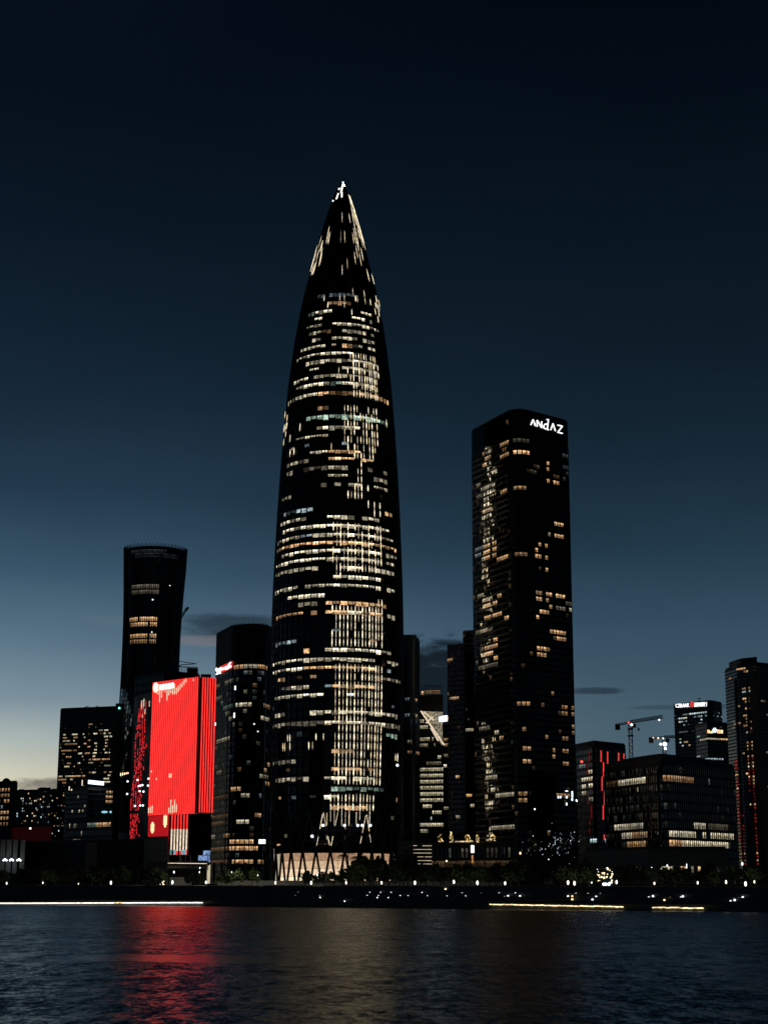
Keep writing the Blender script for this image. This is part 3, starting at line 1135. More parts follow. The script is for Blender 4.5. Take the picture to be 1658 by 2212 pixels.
# ------------------------------------------------------------------ dark rounded hotel tower
ZX = lambda q: 863.9 + .375 * q
Z4 = lambda L: [(ZX(a), ZX(b_), ZX(y), c, s) for (a, b_, y, c, s) in L]
py_ = 1500
HP = Path(rounded([xy(1024, 896, py_), xy(1122, 850, py_), xy(1238.5, 876, py_)], 11, 8))
HTOP = zat(1117, 881, 850)
HT = tower('hotel_tower', 'dark square tower with rounded corner and white lettering near its roof', 'skyscraper', HP, 60, HTOP)
HSPEC = Z4([
    (640, 740, 308, OR, 1.2), (660, 722, 500, OR, .35), (650, 735, 228, WH, .06), (578, 622, 250, OR, .5), (578, 622, 325, OR, .5), (588, 618, 290, OR, .12), (580, 622, 520, OR, .6),
    (838, 862, 372, OR, .8), (838, 862, 410, OR, .8), (838, 862, 450, OR, .9), (878, 920, 465, OR, .9), (878, 918, 430, OR, .08), (928, 968, 325, BL, .06),
    (930, 968, 400, BL, .04), (930, 970, 440, BL, .04), (755, 800, 400, WH, .05), (880, 932, 717, OR, .95), (883, 932, 795, OR, .95), (850, 870, 780, WH, .35), (770, 818, 850, OR, .9),
    (770, 818, 890, OR, .9), (835, 855, 853, OR, .7), (835, 855, 893, OR, .5), (838, 858, 975, OR, .7), (665, 740, 880, OR, .25), (778, 824, 1110, OR, .45),
    (842, 882, 1115, OR, .9), (895, 944, 1132, OR, .9), (778, 826, 1155, OR, .9), (843, 862, 1155, OR, .7), (952, 1000, 1180, WH, .12), (863, 884, 1200, OR, .5),
    (903, 942, 1213, WH, .15), (968, 995, 1220, WH, .45), (778, 830, 1235, OR, 1.1), (846, 864, 1238, OR, .6), (868, 890, 1322, OR, .7), (903, 949, 1335, OR, .9),
    (903, 949, 1377, OR, .7), (870, 890, 1365, WH, .08), (788, 834, 1440, OR, .8), (781, 834, 1480, OR, .7), (851, 870, 1445, OR, .4),
    (858, 888, 1685, OR, .3), (680, 742, 1752, OR, .4), (812, 832, 1765, OR, .3), (932, 967, 1780, OR, .35), (983, 1002, 1780, OR, .3), (932, 967, 1820, OR, .35), (988, 1007, 1820, OR, .3),
    (993, 1010, 1865, OR, .3), (993, 1012, 1905, OR, .3), (828, 850, 1932, OR, .35), (928, 970, 1945, OR, .3), (703, 762, 2025, OR, .5), (868, 897, 2035, OR, .35),
    (938, 977, 2040, OR, .4), (703, 762, 2072, OR, .5), (880, 897, 2072, OR, .4), (938, 977, 2085, OR, .4), (700, 720, 1885, OR, .4),
    (473, 512, 650, OR, .5), (473, 522, 325, OR, .3), (476, 497, 365, OR, .8), (478, 522, 840, OR, .9), (478, 522, 880, OR, 1), (478, 522, 920, OR, .8), (532, 554, 825, OR, .8),
    (532, 554, 865, OR, .8), (532, 577, 905, OR, .5), (583, 627, 895, OR, 1), (488, 522, 1178, OR, 1), (538, 562, 1163, OR, .8), (483, 527, 1262, OR, .7), (538, 587, 1245, OR, .9),
    (598, 627, 1240, OR, 1), (532, 562, 1368, OR, .9), (488, 532, 1420, OR, .6), (543, 562, 1410, OR, .6), (488, 532, 1467, OR, 1.1), (543, 567, 1490, OR, .8), (440, 565, 1530, WH, .12),
    (440, 520, 500, WH, .2), (435, 480, 545, WH, .12), (435, 480, 860, BL, .2), (435, 480, 905, BL, .25), (440, 510, 1140, WH, .3), (560, 580, 1118, OR, .7), (440, 500, 1330, WH, .15),
    (445, 520, 1880, WH, .2), (540, 575, 1900, WH, .7), (575, 600, 1940, OR, .5), (500, 560, 2165, WH, .4)]) + [
    (1118, 1134, 1710, OR, .4), (1203, 1232, 1720, OR, .4), (1118, 1134, 1726, OR, .4), (1060, 1110, 1712, WH, .5), (1060, 1110, 1786, WH, .35)]
HF = 66
facade(HT, HP, GZ + 18, zat(1131, 940, 850), HF, 34, HSPEC, wf=.8, hf=.66, win=WIN2B, glass=WAVY, frame=pbr('black_frame', (.004, .005, .008), .5, 0, .1), bandp=True, band_out=.1, mull_w=.25, pane_out=.06, seed=5,
       rnd=lambda g_, i, j, p: ((OR, g_.choice((.03, .05, .1))) if g_.random() < .015 else None))
# crown: tall glass panels and parapet lights
for k in range(26):
    c, u, n = HP.frame(HP.L * (k + .5) / 26, 1.0)
    zc = (zat(1131, 940, 850) + HTOP) / 2
    part('crown_panel', ubox(WAVY), HT, axes(c + Z1 * zc + n * .1, u, n, Z1, HP.L / 26 * .9, .25, HTOP - zat(1131, 940, 850) - .6))
# the lettering
sg_s = None
best = None
for q in range(400):
    s = HP.L * q / 400
    c, u, n = HP.frame(s)
    pp = proj(c + Z1 * zat(1180, 925, 870))
    for tag_, tx in (('a', 1145), ('b', 1214)):
        pass
def s_at(path, px, z):
    return min((abs(proj(path.frame(path.L * q / 600)[0] + Z1 * z)[0] - px), path.L * q / 600) for q in range(601))[1]


zl = zat(1180, 922, 872)
STROKES = {'A': [((0, 0), (.5, 1)), ((.5, 1), (1, 0))], 'N': [((0, 0), (0, 1)), ((0, 1), (1, 0)), ((1, 0), (1, 1))],
           'Z': [((0, 1), (1, 1)), ((1, 1), (0, 0)), ((0, 0), (1, 0))],
           'd': [((.7, 1.72), (1.02, 1.78)), ((1.02, 1.78), (.76, .05)), ((.76, .05), (.98, .0)), ((.86, .9), (.42, .92)), ((.42, .92), (.05, .5)), ((.05, .5), (.12, .1)), ((.12, .1), (.74, .1))]}
sign = None
for ch, xa, xb, yt, yb_ in (('A', 1143.6, 1153.6, 907, 919.5), ('N', 1157.4, 1167.2, 909.5, 923.5), ('d', 1170.8, 1181.6, 905.5, 928), ('A', 1186.6, 1196.6, 915.5, 930.5), ('Z', 1201.6, 1212, 920, 935.5)):
    sa, sb = s_at(HP, xa, zl), s_at(HP, xb, zl)
    c, u, n = HP.frame((sa + sb) / 2, .5)
    Yc = c.y
    zt, zb = zat((xa + xb) / 2, yt, Yc), zat((xa + xb) / 2, yb_, Yc)
    if sign is None:
        cc, uu, nn = HP.frame(s_at(HP, 1180, zl))
        sign = part('sign', MB().bar(cc + nn * .35 + Z1 * (zl - 2) - uu * 9, cc + nn * .35 + Z1 * (zl - 2) + uu * 9, .15).mesh('sign', FRAME), HT, label='white illuminated lettering at the top corner')
    mb = MB()
    hh = (zt - zb) / (1.78 if ch == 'd' else 1)
    for (a, q) in STROKES[ch]:
        f = lambda w_: c + u * ((w_[0] - .5) * (sb - sa)) + Z1 * (zb + w_[1] * hh) + n * .7
        mb.bar(f(a), f(q), .6, 0, .4)
    part('letter', mb.mesh('letter', SIGNW), sign)

# ------------------------------------------------------------------ flared round tower at the left
FY = 1350.0
FP = [(1183, 269, 404.5), (1225, 268.8, 401.5), (1268, 269, 397), (1333, 268, 391.5), (1390, 266, 388), (1443, 263.5, 386), (1471, 262, 386), (1512, 260, 387), (1573, 254, 391), (1715, 245, 400), (1905, 236, 408)]
fl = []
for (y, a, b_) in FP:
    v1, v2 = P(a, y, FY), P(b_, y, FY)
    fl.append((P((a + b_) / 2, y + 6, FY).z, (v1.x + v2.x) / 2, (v2.x - v1.x) / 2))
fl.sort()


def fprof(z):
    if z <= fl[0][0]:
        return fl[0][1:]
    for A, B in zip(fl, fl[1:]):
        if z <= B[0]:
            k = (z - A[0]) / (B[0] - A[0])
            return A[1] + (B[1] - A[1]) * k, A[2] + (B[2] - A[2]) * k
    return fl[-1][1:]


FTOP = fl[-1][0]


def fp(th, z, o=0):
    c, r = fprof(z)
    return Vector((c + (r + o) * math.sin(th), FY - (r + o) * math.cos(th), z))


FT = thing('flared_tower', 'dark round tower that widens to a flared open top, left of the red facade', 'skyscraper', (fl[-1][1], FY, GZ))
mb = MB()
zz = [GZ + (FTOP - 1.5 - GZ) * k / 40 for k in range(41)]
for z in zz:
    for s in range(64):
        mb.v.append(fp(2 * math.pi * s / 64, z, -.5))
for i in range(40):
    for s in range(64):
        s2 = (s + 1) % 64
        mb.face([i * 64 + s, i * 64 + s2, i * 64 + 64 + s2, i * 64 + 64 + s])
mb.face([40 * 64 + s for s in range(64)])
part('glass_skin', mb.mesh('glass_skin', GLASS, True), FT)
for k in range(100):
    th = 2 * math.pi * k / 100
    mb = MB()
    hs = [zz[6] + (FTOP + (1.2 if k % 2 else 0) - zz[6]) * q / 12 for q in range(13)]
    for a, q in zip(hs, hs[1:]):
        mb.bar(fp(th, a), fp(th, q), .55)
    part('fin', mb.mesh('fin', FRAME), FT)
ring = MB()
for zr in (FTOP - 2.5, FTOP - 9, FTOP - 17):
    for s in range(64):
        ring.bar(fp(2 * math.pi * s / 64, zr, -.5), fp(2 * math.pi * (s + 1) / 64, zr, -.5), .9)
part('crown_ring', ring.mesh('crown_ring', FRAME), FT)


def fz(th, y):
    lo, hi = GZ, FTOP
    for _ in range(30):
        m = (lo + hi) / 2
        if proj(fp(th, m))[1] > y:
            lo = m
        else:
            hi = m
    return lo


for (x0, x1, y, c, s) in ((284, 346, 1266, WH, .16), (284, 345, 1278, WH, .13), (281, 341, 1336.5, OR, .95), (281, 340, 1348, OR, .85), (280, 339, 1373, OR, .8), (280, 338, 1385, OR, .35),
                          (283, 360, 1190, BL, .03), (290, 385, 1199, BL, .035)):
    for k in range(100):
        th = 2 * math.pi * (k + .5) / 100
        if math.cos(th) < .1:
            continue
        z = fz(0, y)
        pp = proj(fp(th, z))
        if x0 <= pp[0] <= x1:
            if math.floor((pp[0] - x0) / 20.5) != math.floor((pp[0] + 1.8 - x0) / 20.5):
                continue
            u = Vector((math.cos(th), math.sin(th), 0))
            n = Vector((math.sin(th), -math.cos(th), 0))
            q = s * rg.uniform(.6, 1.2)
            part('window', WIN1, FT, axes(fp(th, z, -.35), u, n, Z1, fprof(z)[1] * 2 * math.pi / 100 * .8, .3, 3.6), tuple(v * q for v in c))
for (px, py, r_) in ((328, 1293, .6), (326, 1363, .5), (363, 1260, .4)):
    v = P(px, py, FY - 30)
    part('beacon', MB().ball(fp(math.asin(max(-1, min(1, (v.x - fprof(v.z)[0]) / fprof(v.z)[1]))), v.z, .4), r_, r_, r_).mesh('beacon', DOT), FT)
# faceted skirt at its foot: pale glazing crossed by two heavy braces
sk = MB()
rg = random.Random(3)
FZL = FY - 46
for r_ in range(22):
    y0 = 1478 + r_ * 9.2
    for k in range(7):
        x0 = 262 - (y0 - 1478) * .075 + k * 5.0
        if x0 < 259 - (y0 - 1478) * .06 or x0 > 262 + (y0 - 1470) * .33 or x0 > 292 - max(0, (y0 - 1530)) * .2:
            continue
        if y0 > 1672:
            continue
        c = P(x0 + 2.5, y0 + 4, FZL)
        t_ = rg.uniform(-.15, .15) - .6
        u = Vector((math.cos(t_), -math.sin(t_) * -1, 0))
        n = Vector((u.y, -u.x, 0))
        if n.y > 0:
            n = -n
        sk.obox(c, u * 1.0, n * .06, (Z1 + n * rg.uniform(-.1, .1)) * 1.5)
MIRR = pbr('pale_facet_glass', (0.8, 0.82, 0.82), 0.25, 0.95, 0.5, 0.5, 0.5)
part('facet_glazing', sk.mesh('facet_glazing', MIRR), FT, kind='stuff')
for (a, q) in (((276, 1474), (292, 1536)), ((297, 1540), (262, 1648))):
    part('brace', MB().bar(P(*a, FZL - 2), P(*q, FZL - 2), 3.0).mesh('brace', FRAME), FT)
part('corner_mast', MB().bar(P(258, 1520, FZL - 1), P(246, 1880, FZL - 1), 5.0).mesh('corner_mast', FRAME), FT)
part('signal_lamp', MB().ball(P(258, 1529.5, FZL - 5), .9, .9, .9).mesh('signal_lamp', GREENL), FT)
for k in range(9):
    part('lit_louvre', ubox(SIGNR if k % 2 else DOTW), FT, axes(P(261 + k * 2.0, 1673 - k * .4, FZL - 3), X1, Y1, Z1, .5, .3, 2.2 - k * .12))
part('tan_panel', ubox(BROWN), FT, axes(P(268, 1479, FZL - 1), X1, Y1, Z1, 4.2, .4, 7.0))

# ------------------------------------------------------------------ dark building with open roof frame behind the red facade
DB = Path([xy(286, 1010, 1600), xy(352, 985, 1600), xy(428, 1000, 1600)])
DBT = tower('office_block', 'dark unfinished block with an open roof frame behind the red facade', 'building', DB, 40, zat(352, 1451, 985))
facade(DBT, DB, GZ, zat(352, 1456, 985), 28, 22, [], lambda g_, i, j, p: ((OR, .05) if g_.random() < .02 else None), seed=8, band_out=.2)
fm = MB()
yq = 985
A_, B_, C_, D_ = P(378, 1427, 1000), P(424, 1434, 985), P(424, 1452, 985), P(378, 1452, 1000)
zr = A_.z
for (a, q) in ((A_, B_), (P(392, 1436, 980), B_), (A_, D_), (P(386, 1440, 992), P(426, 1441.5, 985)), (P(386, 1440, 992), D_), (P(426, 1441.5, 985), P(427.5, 1470, 985)), (P(392, 1436, 980), P(386, 1440, 992))):
    fm.bar(a, q, .45)
for k in range(12):
    fm.bar(P(386 + k * 3.4, 1441, 988), P(386 + k * 3.4, 1452, 988), .2)
part('roof_frame', fm.mesh('roof_frame', STEEL), DBT)
part('roof_house', MB().prism([xy(318, 1000, 1440), xy(384, 990, 1440), xy(384, 1015, 1440), xy(318, 1020, 1440)], zat(352, 1455, 985), zat(340, 1440, 1000)).mesh('roof_house', WALL), DBT)
part('screen_wall', MB().prism([xy(404, 985, 1450), xy(428, 988, 1450), xy(428, 992, 1450), xy(404, 989, 1450)], zat(404, 1470, 985), zat(414, 1442, 985)).mesh('screen_wall', FRAME), DBT)

# glass block; its reflection of the red facade is built as glowing flecks
RP = Path([xy(284, 930, 1660), xy(327, 900, 1660)])
RB = tower('glass_block', 'narrow dark block with a painted reflection in wavering red flecks beside the red facade', 'building', RP, 30, zat(305, 1500, 915))
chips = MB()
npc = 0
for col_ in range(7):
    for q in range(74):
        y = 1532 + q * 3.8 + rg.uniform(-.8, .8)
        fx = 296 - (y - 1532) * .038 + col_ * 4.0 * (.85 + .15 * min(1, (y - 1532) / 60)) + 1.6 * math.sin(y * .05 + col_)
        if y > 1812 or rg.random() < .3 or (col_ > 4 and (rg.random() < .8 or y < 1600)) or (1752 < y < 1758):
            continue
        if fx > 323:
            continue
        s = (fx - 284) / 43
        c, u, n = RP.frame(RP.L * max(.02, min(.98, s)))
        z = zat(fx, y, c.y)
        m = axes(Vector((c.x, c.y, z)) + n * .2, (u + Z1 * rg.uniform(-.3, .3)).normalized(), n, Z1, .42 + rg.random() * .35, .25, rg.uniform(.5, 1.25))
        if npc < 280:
            part('reflection_fleck', ubox(REDREFL), RB, m)
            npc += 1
for q in range(14):  # warm streak near the top, likewise a reflection built as glow
    fx, y = 299 + rg.random() * 22, 1514 + rg.random() * 34
    c, u, n = RP.frame(RP.L * (fx - 284) / 43)
    part('warm_reflection_fleck', ubox(TUBEW if q < 7 else REDREFL), RB, axes(Vector((c.x, c.y, zat(fx, y, c.y))) + n * .2, u, n, Z1, .35, .2, rg.uniform(2, 4.5)))
for (px, py) in ((297.5, 1685), (303, 1697), (308, 1696), (300, 1698), (302, 1709), (310, 1710), (292, 1741), (303, 1740), (309, 1740), (321, 1682), (320, 1697), (276, 1688), (275, 1715)):
    part('spot_light', MB().ball(P(px, py, 898), .55, .4, .5).mesh('spot_light', LAMPC), RB)

# ------------------------------------------------------------------ the red facade
RA, RC2 = xy(326.5, 783, 1610), xy(426.5, 760, 1610)
RPATH = Path([RA, RC2])
z_b = zat(420, 1757.5, 760)
z_t = zat(431, 1462, 760)
RF = thing('media_facade_building', 'building wrapped in glowing red vertical light tubes, its red reflection in the water', 'building', (RA[0] + 10, RA[1], GZ))
DIRX = Vector((RC2[0] - RA[0], RC2[1] - RA[1], 0)).normalized()
NRM = Vector((DIRX.y, -DIRX.x, 0))
part('backing_wall', MB().prism(RPATH.closed(26), z_b, z_t - .4).mesh('backing_wall', BACKR), RF)
NT_ = 25
for k in range(NT_):
    c, u, n = RPATH.frame(RPATH.L * (k + .5) / NT_)
    w_ = RPATH.L / NT_
    part('light_tube', ubox(TUBER), RF, axes(c + n * .42 + Z1 * (z_b + z_t) / 2, u, n, Z1, w_ * .44, .35, z_t - z_b))
    # white stretches of the running pattern
    segs = []
    if k in (0, 1, 2):
        segs.append((1745 - k * 2, 1756.5))
    if 11 <= k <= 15:
        segs.append(((1745, 1728, 1740, 1727, 1737)[k - 11], 1756.5 - (k - 11) * .5))
    if 1 <= k <= 12:
        segs.append((1478 + (k % 3) * 3, 1492 + (k * 37 % 17) - (k > 9) * 8 + (k % 4 == 0) * 14))
    if 13 <= k <= 18:
        segs.append((1486 - (k - 13) * 4.4, 1500 - (k - 13) * 5.2))
    if k == 22:
        segs.append((1467, 1471))
    for (y0, y1) in segs:
        z0_, z1_ = zat(380, y1, c.y), min(z_t, zat(380, y0, c.y))
        if z1_ > z0_:
            part('white_tube', ubox(TUBEW), RF, axes(c + n * .62 + Z1 * (z0_ + z1_) / 2, u, n, Z1, w_ * .36, .2, z1_ - z0_))
# set-back wing on the right, wider tubes
WA, WB = xy(428.5, 761.5, 1610), xy(462.5, 765, 1610)
WP = Path([WA, WB])
part('wing_wall', MB().prism(WP.closed(24), z_b + .6, z_t - .2).mesh('wing_wall', pbr('dark_red_backing', (.012, .005, .005), .6)), RF)
for k in range(6):
    c, u, n = WP.frame(WP.L * (k + 1.05) / 6.3)
    part('light_tube', ubox(TUBER), RF, axes(c + n * .42 + Z1 * (z_b + z_t + .6) / 2, u, n, Z1, WP.L / 6.3 * .4, .4, z_t - z_b - .6))
part('roof_house', MB().prism([xy(434, 768, 1460), xy(456, 768, 1460), xy(456, 780, 1460), xy(434, 780, 1460)], z_t - .3, zat(445, 1457.5, 770)).mesh('roof_house', ROOF), RF)
for (px, py) in ((329.5, 1666.5), (369, 1675.5), (372.5, 1675.5), (341, 1683)):
    s = (px - 324) / 100
    c, u, n = RPATH.frame(RPATH.L * s)
    part('lit_window', ubox(TUBEW), RF, axes(Vector((c.x, c.y, zat(px, py, c.y))) + n * .7, u, n, Z1, .45 if px > 360 else .35, .3, 1.9 if px > 360 else .9))
# overexposed logo disc and white lettering plates
sgn = None
c, u, n = RPATH.frame(RPATH.L * .09)
vz = zat(342, 1485.5, c.y)
cc = Vector((c.x, c.y, vz)) + n * 1.1
disc = MB()
for s in range(20):
    a = 2 * math.pi * s / 20
    disc.v.append(cc + u * math.cos(a) * 1.75 + Z1 * math.sin(a) * 2.35)
for s in range(20):
    a = 2 * math.pi * s / 20
    disc.v.append(cc - n * .4 + u * math.cos(a) * 1.75 + Z1 * math.sin(a) * 2.35)
disc.face(list(range(20))[::-1])
for s in range(20):
    disc.face([s, (s + 1) % 20, 20 + (s + 1) % 20, 20 + s])
sgn = part('sign', disc.mesh('sign', SIGNY), RF, label='overexposed round logo and white lettering at the top left')
hub = MB()
for s in range(16):
    a = 2 * math.pi * s / 16
    hub.v.append(cc + n * .12 + u * (math.cos(a) * 1.2 + .2) + Z1 * math.sin(a) * 1.6)
hub.face(list(range(16))[::-1])
part('disc_centre', hub.mesh('disc_centre', SIGNW), sgn)
for q in range(5):
    px = 351.5 + q * 6.7
    py = 1485.2 - q * 1.05
    c, u, n = RPATH.frame(RPATH.L * (px - 331) / 100)
    vz = zat(px, py, c.y)
    mb = MB()
    o = Vector((c.x, c.y, vz)) + n * 1.1
    for (a, q2, w) in (((-.48, -.9), (-.48, .9), .42), ((.3, -.9), (.3, .9), .42), ((-.48, .72), (.3, .72), .42), ((-.48, -.72), (.3, -.72), .42), ((-.48, 0), (.3, 0), .55)):
        if q == 3 and a == (-.48, 0):
            continue
        mb.bar(o + u * a[0] * 1.35 + Z1 * a[1] * 1.5, o + u * q2[0] * 1.35 + Z1 * q2[1] * 1.5, w, 0, .3)
    part('letter', mb.mesh('letter', SIGNW), sgn)
# lower storeys
zl0, zl1 = zat(345, 1814, 765), zat(345, 1757.5, 765)
LP_ = Path([xy(321.5, 792, 1780), xy(365.5, 776, 1780)])
part('lower_wall', MB().prism(LP_.closed(18), GZ, zl1).mesh('lower_wall', WALL), RF)
for k in range(30):
    c, u, n = LP_.frame(LP_.L * (k + .5) / 30)
    part('red_slat', ubox(REDPAN), RF, axes(c + n * .2 + Z1 * (zl0 + zl1) / 2, u, n, Z1, LP_.L / 30 * .72, .2, zl1 - zl0 - .3))
for (px, py, rx, ry) in ((331.5, 1788, 1.3, 2.7), (358.5, 1772, 1.3, 3.4)):
    for q in range(-2, 3):
        h = math.sqrt(max(.05, 1 - (q / 2.6) ** 2)) * ry
        c, u, n = LP_.frame(LP_.L * (px + q * 1.6 - 321) / 44)
        part('disc_slat', ubox(SIGNY), RF, axes(Vector((c.x, c.y, zat(px, py, c.y))) + n * .5, u, n, Z1, .2, .15, h * 2))
SP_ = Path([xy(367.5, 772, 1800), xy(409, 768, 1800)])
zs0, zs1 = zat(388, 1846.5, 770), zat(388, 1755, 770)
part('stair_wall', MB().prism(SP_.closed(12), zs0, zs1).mesh('stair_wall', WALL), RF)
for k in range(6):
    px = 374 + k * 6.6
    c, u, n = SP_.frame(SP_.L * (k + .7) / 6.4)
    zm, zn = zat(px, 1791, c.y), zat(px, 1838 if k < 5 else 1836, c.y)
    for (za, zb, mt) in ((zm, zs1, TUBER), (zn, zm, TUBEW), (zs0, zn, TUBER)):
        part('light_tube', ubox(mt), RF, axes(c + n * .45 + Z1 * (za + zb) / 2, u, n, Z1, .62 if mt is TUBEW else .5, .3, zb - za))
part('edge_tube', ubox(TUBER), RF, axes(P(362.5, 1829, 766), X1, Y1, Z1, .5, .3, 8.0))
for (px, c_) in ((369, GREENL), (378, SIGNB), (394, SIGNB), (400, SIGNB)):
    part('lit_panel', ubox(glow('panel_tint', (.35, .75, .85), .5, 'NONE') if c_ is SIGNB else glow('panel_teal', (.05, .5, .5), .45, 'NONE')), RF, axes(P(px, 1841, 767.3), X1, Y1, Z1, 1.0, .2, 2.2))
# dark right-hand frame building with screens, and the canopy terrace
KP = Path([xy(409.5, 790, 1800), xy(456, 786, 1800)])
part('side_block', MB().prism(KP.closed(20), zat(430, 1868, 786), zat(430, 1757, 786)).mesh('side_block', GLASS), RF)
sm = MB()
for k in range(6):
    c, u, n = KP.frame(KP.L * k / 5)
    sm.obox(c + n * .2 + Z1 * zat(430, 1815, 786), u * .15, n * .2, Z1 * 11)
for k in range(5):
    c, u, n = KP.frame(KP.L / 2)
    sm.obox(c + n * .2 + Z1 * zat(430, 1765 + k * 20, 786), u * KP.L / 2, n * .18, Z1 * .12)
part('side_frames', sm.mesh('side_frames', FRAME), RF, kind='stuff')
SCR = glow('blue_screen', (.35, .55, 1.0), .5, 'NONE', .8)
for (px, py, w, h) in ((447, 1842, 3.4, 2.0), (441, 1854, 5.5, 2.6), (434.5, 1854, 1.4, 1.2), (451, 1860, 1.4, 1.0)):
    part('screen', ubox(SCR), RF, axes(P(px, py, 785.3), X1, Y1, Z1, w, .2, h))
for px in (363.5, 388.5, 391.5, 400.5, 411.5, 449):
    part('canopy_column', MB().bar(P(px, 1846, 764), P(px, 1880, 764), .32).mesh('canopy_column', PALE), RF)
part('canopy', MB().prism([xy(360, 757, 1870), xy(448, 755, 1870), xy(448, 775, 1870), xy(360, 775, 1870)], zat(400, 1876, 756), zat(400, 1870.5, 756)).mesh('canopy', PALE), RF)
part('canopy_rail', MB().bar(P(360, 1864.5, 756), P(447, 1865.5, 756), .28).mesh('canopy_rail', TUBEW), RF)
part('terrace_wall', MB().prism([xy(362, 776, 1860), xy(448, 774, 1860), xy(448, 780, 1860), xy(362, 780, 1860)], GZ, zat(400, 1859, 776)).mesh('terrace_wall', BROWN), RF)

# ------------------------------------------------------------------ glass tower between the red facade and the bullet tower
GY = 1050.0
GP = Path(rounded([xy(463, 1078, 1600), xy(503, 1035, 1600), xy(560, 1030, 1600), xy(592, 1060, 1600)], 9, 6))
gtop = zat(530, 1350, 1032)
GT = tower('glass_tower', 'dark glass tower with a ribbed crown and red and white script sign', 'skyscraper', GP, 40, gtop)
G4 = lambda L: [(442.3 + .2812 * a, 442.3 + .2812 * b_, 1313.1 + .2812 * y, c, s) for (a, b_, y, c, s) in L]
GSPEC = G4([(232, 475, 462, OR, .62), (238, 350, 748, WH, .75), (452, 490, 752, OR, .4), (418, 492, 860, WH, .75), (90, 195, 1008, WH, .4), (155, 215, 575, WH, .25), (95, 120, 612, OR, .25),
            (95, 140, 685, WH, .2), (130, 215, 752, GR, .25), (160, 190, 820, WH, .25), (185, 212, 858, WH, .4), (450, 492, 1225, OR, .7), (415, 480, 1283, WH, .3), (462, 492, 1345, OR, .6),
            (88, 130, 1245, WH, .2), (200, 290, 1405, OR, .85), (280, 330, 1450, WH, .4), (60, 190, 1470, OR, .1), (395, 430, 1585, OR, .5), (300, 325, 1585, OR, .25), (235, 352, 1640, WH, .8),
            (60, 180, 1590, OR, .12), (60, 160, 1640, OR, .15), (50, 80, 1780, WH, .5), (145, 195, 1772, OR, .5), (195, 392, 1772, OR, 1.05), (50, 190, 1850, OR, .22), (190, 392, 1850, OR, .95),
            (50, 190, 1940, OR, .12), (200, 375, 1935, OR, .75), (405, 450, 1945, OR, .4), (295, 405, 410, WH, .4), (360, 380, 330, OR, .12)])
facade(GT, GP, GZ, zat(530, 1432, 1032), 34, 30, GSPEC, lambda g_, i, j, p: ((g_.choice((WH, OR, BL)), g_.choice((.03, .06, .12))) if g_.random() < (.15 if p[0] < 508 else .08) else None), wf=.88, hf=.66, win=WIN2, seed=14, band_out=.25)
for k in range(36):
    c, u, n = GP.frame(GP.L * (k + .5) / 36)
    part('crown_rib', ubox(STEEL), GT, axes(c + n * .45 + Z1 * (zat(530, 1426, 1032) + gtop + 1.5) / 2, u, n, Z1, .32, .7, gtop + 1.5 - zat(530, 1426, 1032)))
for k in range(8):
    c, u, n = GP.frame(GP.L * (.38 + .075 * k))
    part('long_rib', ubox(STEEL), GT, axes(c + n * .45 + Z1 * (GZ + zat(530, 1432, 1032)) / 2, u, n, Z1, .25, .6, zat(530, 1432, 1032) - GZ))
c0, u, n = GP.frame(s_at(GP, 486, zat(486, 1443, 1055)))
zc = zat(486, 1443.5, c0.y)
sg = part('sign', MB().obox(Vector((c0.x, c0.y, zc)) + n * .6 + u * 5, u * 15, n * .12, Z1 * 2.3).mesh('sign', SIGNR), GT, label='red panel with overexposed white script')
sc_ = MB()
o = Vector((c0.x, c0.y, zc)) + n * 1.0
SQ = [[(-5.2, 2.3), (-5.6, .6), (-4.6, -.2), (-3.8, .6), (-4.4, -1.6), (-5.2, -2.1)], [(-3.4, 1.2), (-3.2, -1.8), (-2.6, .6), (-1.8, 1.2), (-1.3, -.2), (-2.2, -.4), (-2.6, -2.6)],
      [(-1.2, -.8), (-.4, .4), (.1, -1.0), (.8, .2), (1.4, -.9), (2.2, .3), (2.7, -.9), (3.8, .2), (5.4, 1.6)], [(1.0, -1.1), (3.4, -1.2), (5.6, -.6), (5.6, -1.4), (2, -1.8)]]
for ln in SQ:
    for a, q in zip(ln, ln[1:]):
        sc_.bar(o + u * a[0] * 3.3 + Z1 * a[1], o + u * q[0] * 3.3 + Z1 * q[1], 1.3, 0, .3)
part('script', sc_.mesh('script', SIGNW), sg)
for (px, py, w, h) in ((508, 1486, .9, 2.6), (506, 1545, .9, 3.2), (465, 1564, .8, 2.0), (557, 1580, .7, .8), (549, 1564, .8, .8), (566, 1818, 4.2, 2.6)):
    part('bright_sign', ubox(SIGNW), GT, axes(P(px, py, 1024), X1, Y1, Z1, w, .3, h))
for q in range(5):
    part('entrance_fin', ubox(PALE), GT, axes(P(462 + q * 17, 1885, 1022), X1, Y1, Z1, 1.6, .5, 12))

